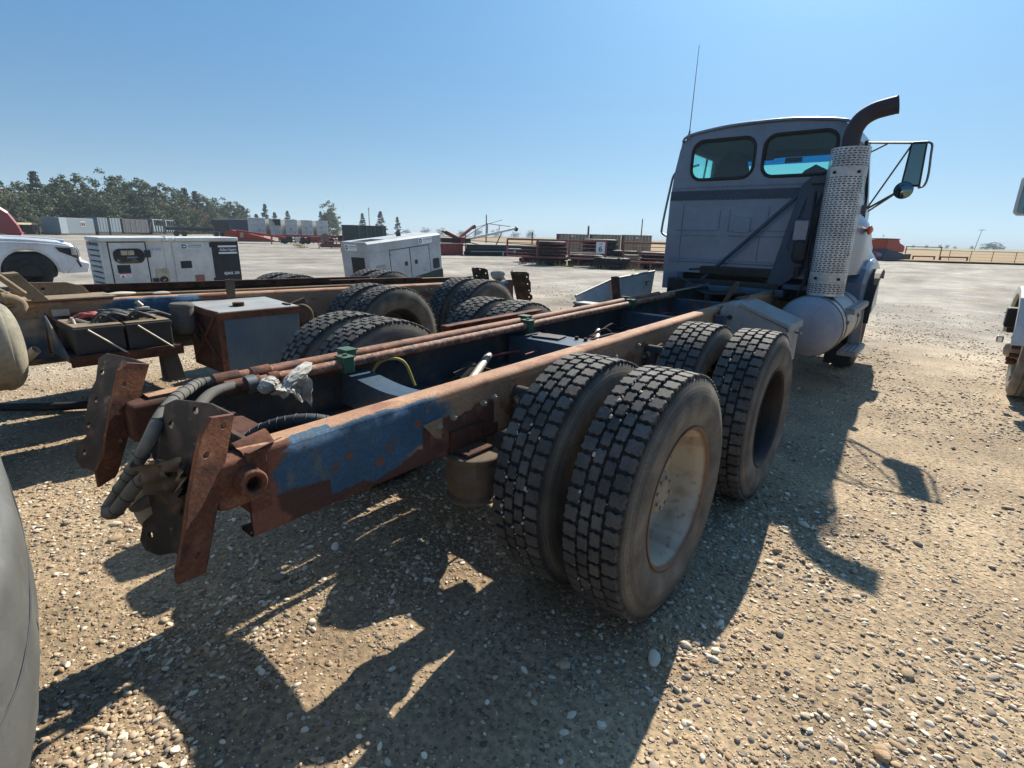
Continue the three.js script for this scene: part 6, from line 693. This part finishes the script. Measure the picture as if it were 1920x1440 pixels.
// ---------------------------------------------------------------- augers, beams, panels, tyres, board wall
{
  const [t, L] = span('steel_box', 'dull red steel box on the ground, right of the grey generator', 'box', [-28.6, -25.6], [-27.9, -28.3]); obj('body', bx(L, 0.84, 1.2, L / 2, 0.43, -0.6, 0.02), mt.red, t); obj('lid_rail', bx(L + 0.06, 0.07, 1.26, L / 2, 0.87, -0.6, 0.01), mt.pinkRed, t); obj('end_plate', bx(0.03, 0.8, 1.2, -0.02, 0.42, -0.6, 0.004), mt.maroon, t);
  const bl = ['dark green steel beam, lowest of the stack beside the red box', 'dark green steel beam, middle of the stack beside the red box', 'dark green steel beam lying on top of the stack beside the red box'];
  for (let k = 0; k < 3; k++) { const t2 = thing('steel_beam', bl[k], 'beam', [-27.7 + 0.1 * k, 0.02 + k * 0.28, -28.4 + 0.3 * k], PI / 2 - 0.48); obj('web', bx(5.6 - 0.5 * k, 0.24, 0.5, 2.8, 0.14, -0.3, 0.01), mt.greenDark, t2); obj('flange', bx(5.6 - 0.5 * k, 0.03, 0.7, 2.8, 0.015, -0.3, 0.004), mt.teal, t2); obj('flange', bx(5.6 - 0.5 * k, 0.025, 0.7, 2.8, 0.262, -0.3, 0.004), mt.teal, t2); obj('end_cap', bx(0.02, 0.24, 0.5, 5.6 - 0.5 * k, 0.14, -0.3, 0.004), mt.charcoal, t2); }
  for (const [l, x, y, z, len, d] of [['bright silver pipe in front of the green beams, lower one', -27.2, 0.34, -28.4, 3.6, 0.06], ['bright silver pipe in front of the green beams, short upper one', -25.6, 0.55, -31.0, 2.2, 0.06]]) { const t3 = thing('pipe', l, 'pipe', [x, y, z], PI / 2 - 0.48); obj('tube', rod(V(0, 0, 0.1), V(len, 0, 0.1), d, 12), mt.alum, t3); obj('cap', rod(V(len, 0, 0.1), V(len + 0.16, 0, 0.1), d * 1.7, 14), mt.lightGrey, t3); obj('bracket', bx(0.1, 0.34, 0.1, len * 0.75, -0.15, 0.1, 0.01), mt.white, t3); }
  const aug = (l, A, B, r, extra) => { const d = B.clone().sub(A), t4 = thing('grain_auger', l, 'auger', A.toArray()), p = (f, dy = 0) => d.clone().multiplyScalar(f).add(V(0, dy, 0)), o = (n, g, m) => obj(n, g, m, t4); o('tube', rod(V(0, 0, 0), d, r, 14), extra ? mt.white : mt.red); o('head', rod(p(0.985), p(1.02, -0.12), r * 1.7, 14), mt.charcoal); o('intake', [rod(p(0), p(-0.05, -0.1), r * 1.6, 12), bx(0.5, 0.5, 0.5, 0, 0.0, 0, 0.06)], mt.red); if (extra) { o('truss', [rod(p(0.12, 0.2), p(0.5, 0.9), 0.03, 6), rod(p(0.5, 0.9), p(0.9, 0.25), 0.03, 6), rod(p(0.2, 0.75), p(0.75, 0.95), 0.02, 6), rod(p(0.5, 0), p(0.5, 0.9), 0.04, 6), rod(p(0.3, 0), p(0.3, 0.75), 0.03, 6), rod(p(0.7, 0), p(0.7, 0.6), 0.03, 6)], mt.pinkRed); o('undercarriage', [rod(p(0.75, -0.05), V(d.x * 0.62, 0.45 - A.y, d.z * 0.62), 0.05, 8), rod(p(0.1, -0.05), V(d.x * 0.62, 0.5 - A.y, d.z * 0.62), 0.05, 8), rod(V(d.x * 0.1, 0.75 - A.y, d.z * 0.1), V(d.x * 0.62, 0.62 - A.y, d.z * 0.62), 0.06, 8)], mt.red); o('wheel', place(rod(V(-0.12, 0, 0), V(0.12, 0, 0), 0.3, 18), d.x * 0.62, 0.42 - A.y, d.z * 0.62), mt.rubber); o('wheel', place(rod(V(-0.12, 0, 0), V(0.12, 0, 0), 0.22, 18), d.x * 0.34, 0.62 - A.y, d.z * 0.34), mt.rubber); } else o('support', rod(p(0.5), V(d.x * 0.5, 0.1 - A.y, d.z * 0.5), 0.05, 8), mt.red); };
  aug('long white grain auger with red truss, rising to the right', V(-29.5, 1.02, -29.2), V(-28.4, 2.22, -35.4), 0.11, true); aug('short red auger rising behind the long white one', V(-31.5, 1.15, -31.2), V(-31.6, 2.3, -33.4), 0.13, false); aug('short red chute leaning left of the augers', V(-28.8, 1.15, -29.0), V(-29.6, 1.75, -28.0), 0.16, false);
  { const t5 = thing('steel_box', 'dark green bin on top of the red box and beams', 'box', [-29.4, 0.92, -27.6], PI / 2 - 0.48); obj('body', bx(2.4, 0.34, 0.9, 1.1, 0.17, -0.5, 0.02), mt.greenDark, t5); obj('rim', bx(2.45, 0.05, 0.95, 1.1, 0.35, -0.5, 0.01), mt.teal, t5); }
  const panel = (A, B, lab, y0, y1, nr, posts, feet) => { const [t6, L6] = span('fence_panel', lab, 'fence panel', A, B), o = (n, g, m = mt.pinkRed) => obj(n, g, m, t6); o('top_tube', rod(V(0, y1, 0), V(L6, y1, 0), 0.05, 10)); o('bottom_tube', rod(V(0, y0, 0), V(L6, y0, 0), 0.05, 10)); for (const f of posts) o('post', rod(V(L6 * f, y0, 0), V(L6 * f, y1, 0), 0.055, 10)); for (let k = 1; k <= nr; k++) o('rail', rod(V(0, mix(y0, y1, k / (nr + 1)), 0), V(L6, mix(y0, y1, k / (nr + 1)), 0), 0.017, 8), mt.pinkRed); for (const f of feet) { o('foot', rod(V(L6 * f, y0, 0), V(L6 * f, 0.04, 0), 0.045, 8)); o('foot_plate', bx(0.1, 0.05, 1.0, L6 * f, 0.03, 0, 0.01), mt.rust); } return [t6, L6]; };
  const [p1, L1] = panel([-18.3, -22.2], [-12.6, -23.6], 'pinkish red tube fence panel carrying the number sign', 0.44, 1.38, 4, [0, 0.325, 0.65, 1], [0.17, 0.75]); panel([-11.7, -23.9], [-8.9, -24.8], 'pinkish red tube fence panel beside the truck cab', 0.38, 1.36, 4, [0, 0.85], [0.5]);
  { const s = thing('sign', 'white lane sign with a large black 6 on the fence panel', 'sign', [-18.3 + 5.7 * 0.955, 1.05, -22.2 - 1.4 * 0.955], faceTurn(-18.3, -22.2, -12.6, -23.6)); obj('board', bx(0.5, 0.62, 0.02, 0, 0, 0.075, 0.003), mt.white, s); label('print', s, (g, w, h) => { g.fillStyle = '#16181c'; g.textAlign = 'center'; font(g, h * 0.14); g.fillText('LANE', w / 2, h * 0.17); font(g, h * 0.62); g.fillText('6', w / 2, h * 0.6); }, 0.48, 0.6, 0, 0, 0.0885, { pw: 208, ph: 256, bg: '#e2e4e4' }); }
  // stacked tyres
  const tg = (r, w, k) => { const g = [place(lathe([[r * 0.58, -w / 2], [r * 0.8, -w / 2 - 0.01], [r * 0.95, -w / 2 + 0.02], [r, -w / 2 + 0.06], [r, w / 2 - 0.06], [r * 0.95, w / 2 - 0.02], [r * 0.8, w / 2 + 0.01], [r * 0.58, w / 2], [r * 0.55, 0], [r * 0.58, -w / 2]], 36))]; for (let i = 0; i < k; i++) { const a = i / k * 6.283; g.push(place(new THREE.BoxGeometry(0.05, w * 0.8, r * 0.11), Math.cos(a) * (r + 0.005), 0, Math.sin(a) * (r + 0.005), 0, -a, 0)); } return g; };
  const protos = {}, ord = ['bottom', 'second', 'third', 'fourth', 'fifth', 'sixth', 'seventh'];
  const stack = (x, z, r, w, n, where, k = 26) => { for (let i = 0; i < n; i++) { const lab = n > 1 ? (i === n - 1 ? 'top' : ord[i]) + ' black tyre of the stack ' + where : 'single black tyre lying flat ' + where, p = [x + 0.05 * Math.sin(i * 5 + x), w * (i + 0.5) + 0.01 * i, z + 0.05 * Math.cos(i * 3)], key = r + '_' + w; if (!protos[key]) { protos[key] = tag(obj('tyre', tg(r, w, k), mt.rubber), lab, 'tyre', 'old tyres piled behind the fence panels'); protos[key].position.set(...p); } else dup(protos[key], lab, p, i * 1.3); } };
  stack(-16.1, -23.6, 0.86, 0.255, 5, 'just right of the panel post, behind the panel'); stack(-19.0, -25.6, 0.8, 0.24, 4, 'farthest left behind the panel'); stack(-14.2, -24.3, 0.95, 0.31, 2, 'low and wide, left of the sign'); stack(-12.2, -23.7, 0.95, 0.28, 2, 'low and wide, under the sign'); stack(-15.7, -28.4, 1.1, 0.29, 5, 'tall, behind the sign'); stack(-13.2, -27.0, 0.72, 0.29, 3, 'between the two panels'); stack(-10.9, -26.0, 0.75, 0.29, 3, 'behind the second panel, left'); stack(-10.0, -25.2, 0.6, 0.2, 2, 'small, behind the second panel'); stack(-9.8, -29.0, 0.9, 0.3, 4, 'behind the second panel, half hidden by the cab');
  { const t7 = obj('tyre', tg(0.42, 0.22, 20), mt.pinkRed); tag(t7, 'reddish wheel rim standing upright behind the second panel', 'wheel'); t7.rotation.set(PI / 2, 0, 0.6); t7.position.set(-9.6, 0.55, -25.4); }
  for (const [l, x, z, y] of [['pale plank lying across the tyres left of the sign', -14.6, -24.4, 0.7], ['pale plank on the ground under the fence panel', -13.1, -22.7, 0.06]]) tag(place_(obj('plank', bx(1.6, 0.06, 0.25, 0, 0, 0, 0.01), mt.dirtyWhite), x, y, z, 0.9), l, 'plank');
  function place_(o, x, y, z, ry) { o.position.set(x, y, z); o.rotation.y = ry; return o; }
  { const t8 = thing('pallet_stack', 'pale wooden pallets stacked between the fence panels', 'pallets', [-11.9, 0, -25.3], 0.8); for (let k = 0; k < 6; k++) obj('pallet', bx(0.8, 0.1, 0.8, 0, 0.06 + k * 0.12, 0, 0.01), mt.wood, t8); }
  // board wall, three panels
  for (let k = 0; k < 3; k++) { const A = [mix(-26.1, -20.5, k / 3), mix(-38.4, -46.2, k / 3)], B = [mix(-26.1, -20.5, (k + 0.985) / 3), mix(-38.4, -46.2, (k + 0.985) / 3)], [t9, L9] = span('board_wall', ['weathered board windbreak panel, left of three behind the tyres', 'weathered board windbreak panel, middle of three behind the tyres', 'weathered board windbreak panel, right of three nearest the cab'][k], 'board wall', A, B), gs = [], r = rng(k + 3); const n = Math.round(L9 / 0.17); for (let i = 0; i < n; i++) { const h = 1.72 + 0.02 * r() + 0.03 * k; gs.push(tint(norm(bx(0.155, h, 0.03, (i + 0.5) * L9 / n, 0.08 + h / 2, 0.02 * (i % 2), 0.003)), () => { const q = 0.75 + 0.4 * ((i * 7919) % 13) / 13; return [q, q * 0.98, q * 0.95]; })); } const wm = mt.wood.clone(); wm.vertexColors = true; obj('board', gs, wm, t9, { kind: 'stuff' }); obj('top_rail', bx(L9, 0.06, 0.1, L9 / 2, 1.83 + 0.03 * k, -0.03, 0.01), mt.dustDark, t9); obj('bottom_rail', bx(L9, 0.1, 0.08, L9 / 2, 0.35, -0.06, 0.01), mt.dustDark, t9); obj('post', bx(0.16, 1.8, 0.12, 0.1, 0.92, 0.06, 0.01), mt.rust, t9); if (k !== 1) obj('reflector', bx(0.3, 0.16, 0.04, L9 * (k ? 0.5 : 0.48), 1.68, 0.06, 0.01), mt.white, t9); }
  // utility poles
  for (const [x, z, h, arm, l] of [[-81.3, -90, 6.0, 0, 'bare utility pole rising behind the augers'], [-54.8, -114, 6.0, 0, 'bare utility pole left of the truck cab'], [-62, -82, 2.4, 0, 'short dark post right of the augers'], [-176, -127, 10.8, 0.5, 'utility pole beside the last white trailer'], [10, -395, 11.6, 1.6, 'leaning utility pole with crossarm on the right horizon'], [-36, -60, 3.0, 0, 'thin post behind the board wall'], [-40, -470, 9, 0.8, 'tiny far utility pole right of the orange machine']]) { const p = thing('utility_pole', l, 'pole', [x, 0, z]); obj('pole', rod(V(0, 0, 0), V(x === 10 ? 1.2 : 0, h, 0), 0.16, 8, 0.12), mt.dustDark, p); obj('cap', rod(V(x === 10 ? 1.2 : 0, h, 0), V(x === 10 ? 1.2 : 0, h + 0.12, 0), 0.13, 8), mt.lightGrey, p); if (arm) obj('crossarm', bx(arm * 2, 0.2, 0.2, x === 10 ? 1.1 : 0, h - 0.5, 0, 0.02), mt.dustDark, p); }
}
// ---------------------------------------------------------------- right background
{
  const t = thing('machine', 'orange hopper machine standing on dark blue crates at the yard edge', 'machine', [-4.0, 0, -65.8], faceTurn(-4, -65.8, -1.8, -71.2)), o = (n, g, m) => obj(n, g, m, t), L = 5.9;
  o('hopper', [frame(flat([[0.9, 1.15], [0.7, 2.15], [2.9, 2.25], [3.2, 1.85], [4.3, 1.55], [4.3, 0.9], [2.2, 1.0]], 1.8, [], 0.05), V(0, 0, -0.9), V(1, 0, 0), V(0, 1, 0))], mt.orange); o('hopper_rim', bx(2.5, 0.08, 1.9, 1.8, 2.24, -0.9, 0.02), mt.red); o('crate', [frame(flat([[0.4, 0.55], [0.8, 1.2], [2.2, 1.0], [4.0, 0.8], [4.0, 0.0], [0.0, 0.0]], 2.2, [], 0.04), V(0, 0, -1.0), V(1, 0, 0), V(0, 1, 0))], mt.navy); o('side_crate', bx(1.9, 0.72, 1.6, 5.0, 0.37, -0.8, 0.04), mt.charcoal); for (let k = 0; k < 3; k++) o('slat', bx(0.09, 0.6, 0.06, 4.5 + k * 0.4, 0.37, 0.02, 0.01), mt.greyBlue); o('drum', rod(V(-0.8, 0.5, -0.4), V(0.1, 0.5, -0.4), 0.45, 16), mt.maroon);
  for (const [A, B, l] of [[[-1.6, -71.6], [0.3, -73.2], 'low dark red barrier frame next to the orange machine'], [[0.75, -72.6], [3.1, -74.4], 'low dark red barrier frame, the right one at the yard edge']]) { const [b, Lb] = span('barrier', l, 'barrier', A, B); obj('beam', bx(Lb, 0.14, 0.14, Lb / 2, 0.5, 0, 0.02), mt.red, b); for (const x of [0.06, Lb - 0.06]) obj('leg', bx(0.12, 0.5, 0.12, x, 0.25, 0, 0.02), mt.red, b); }
  { const b = thing('gate_frame', 'thin rusty gate frame standing behind the low barriers', 'gate', [-2.4, 0, -73], 0); for (const x of [0, 3.1]) obj('post', rod(V(x, 0, 0), V(x, 1.55, 0), 0.05, 8), mt.rust, b); obj('top_bar', rod(V(0, 1.5, 0), V(3.1, 1.5, 0), 0.04, 8), mt.rust, b); }
  const f = thing('wire_fence', 'sagging wire fence on thin posts along the yard edge at the right', 'fence', [0, 0, 0]); for (let k = 0; k < 14; k++) { const x = 1.5 + k * 1.75, z = -73 - 0.25 * k * 1.75 * 0.4 + (k > 2 ? 0.9 : 0); obj('post', rod(V(x, 0, z), V(x + 0.02 * Math.sin(k), 1.25, z), 0.035, 6), mt.dust, f); } for (const y of [0.3, 0.6, 0.9, 1.15]) obj('wire', rod(V(1.5, y, -72.6), V(26, y - 0.05, -74.5), 0.008, 5), mt.dust, f);
  // dry weeds at the foot of the panels, one mass
  const r = rng(8), P = []; for (let k = 0; k < 900; k++) { const c = [[-16.3, -22.6], [-14.6, -22.9], [-11.2, -23.6], [-9.2, -24.2], [-12.6, -22.8], [-52, -28], [-46, -25]][(r() * 7) | 0], x = c[0] + (r() - 0.5) * 1.5, z = c[1] + (r() - 0.5) * 0.9, h = 0.1 + 0.3 * r() ** 2, a = r() * 6.28, dx = Math.cos(a) * 0.012, dz = Math.sin(a) * 0.012, l = (r() - 0.5) * 0.25; P.push(x - dx, 0, z - dz, x + dx, 0, z + dz, x + l, h, z + l * 0.6); }
  const g = new THREE.BufferGeometry(); g.setAttribute('position', new THREE.Float32BufferAttribute(P, 3)); g.computeVertexNormals(); tag(obj('dry_weeds', g, M('#a8905c', 0.95), scene, { kind: 'stuff' }), 'dry straw coloured weeds at the foot of the fence panels', 'weeds');
}

renderer.render(scene, camera);
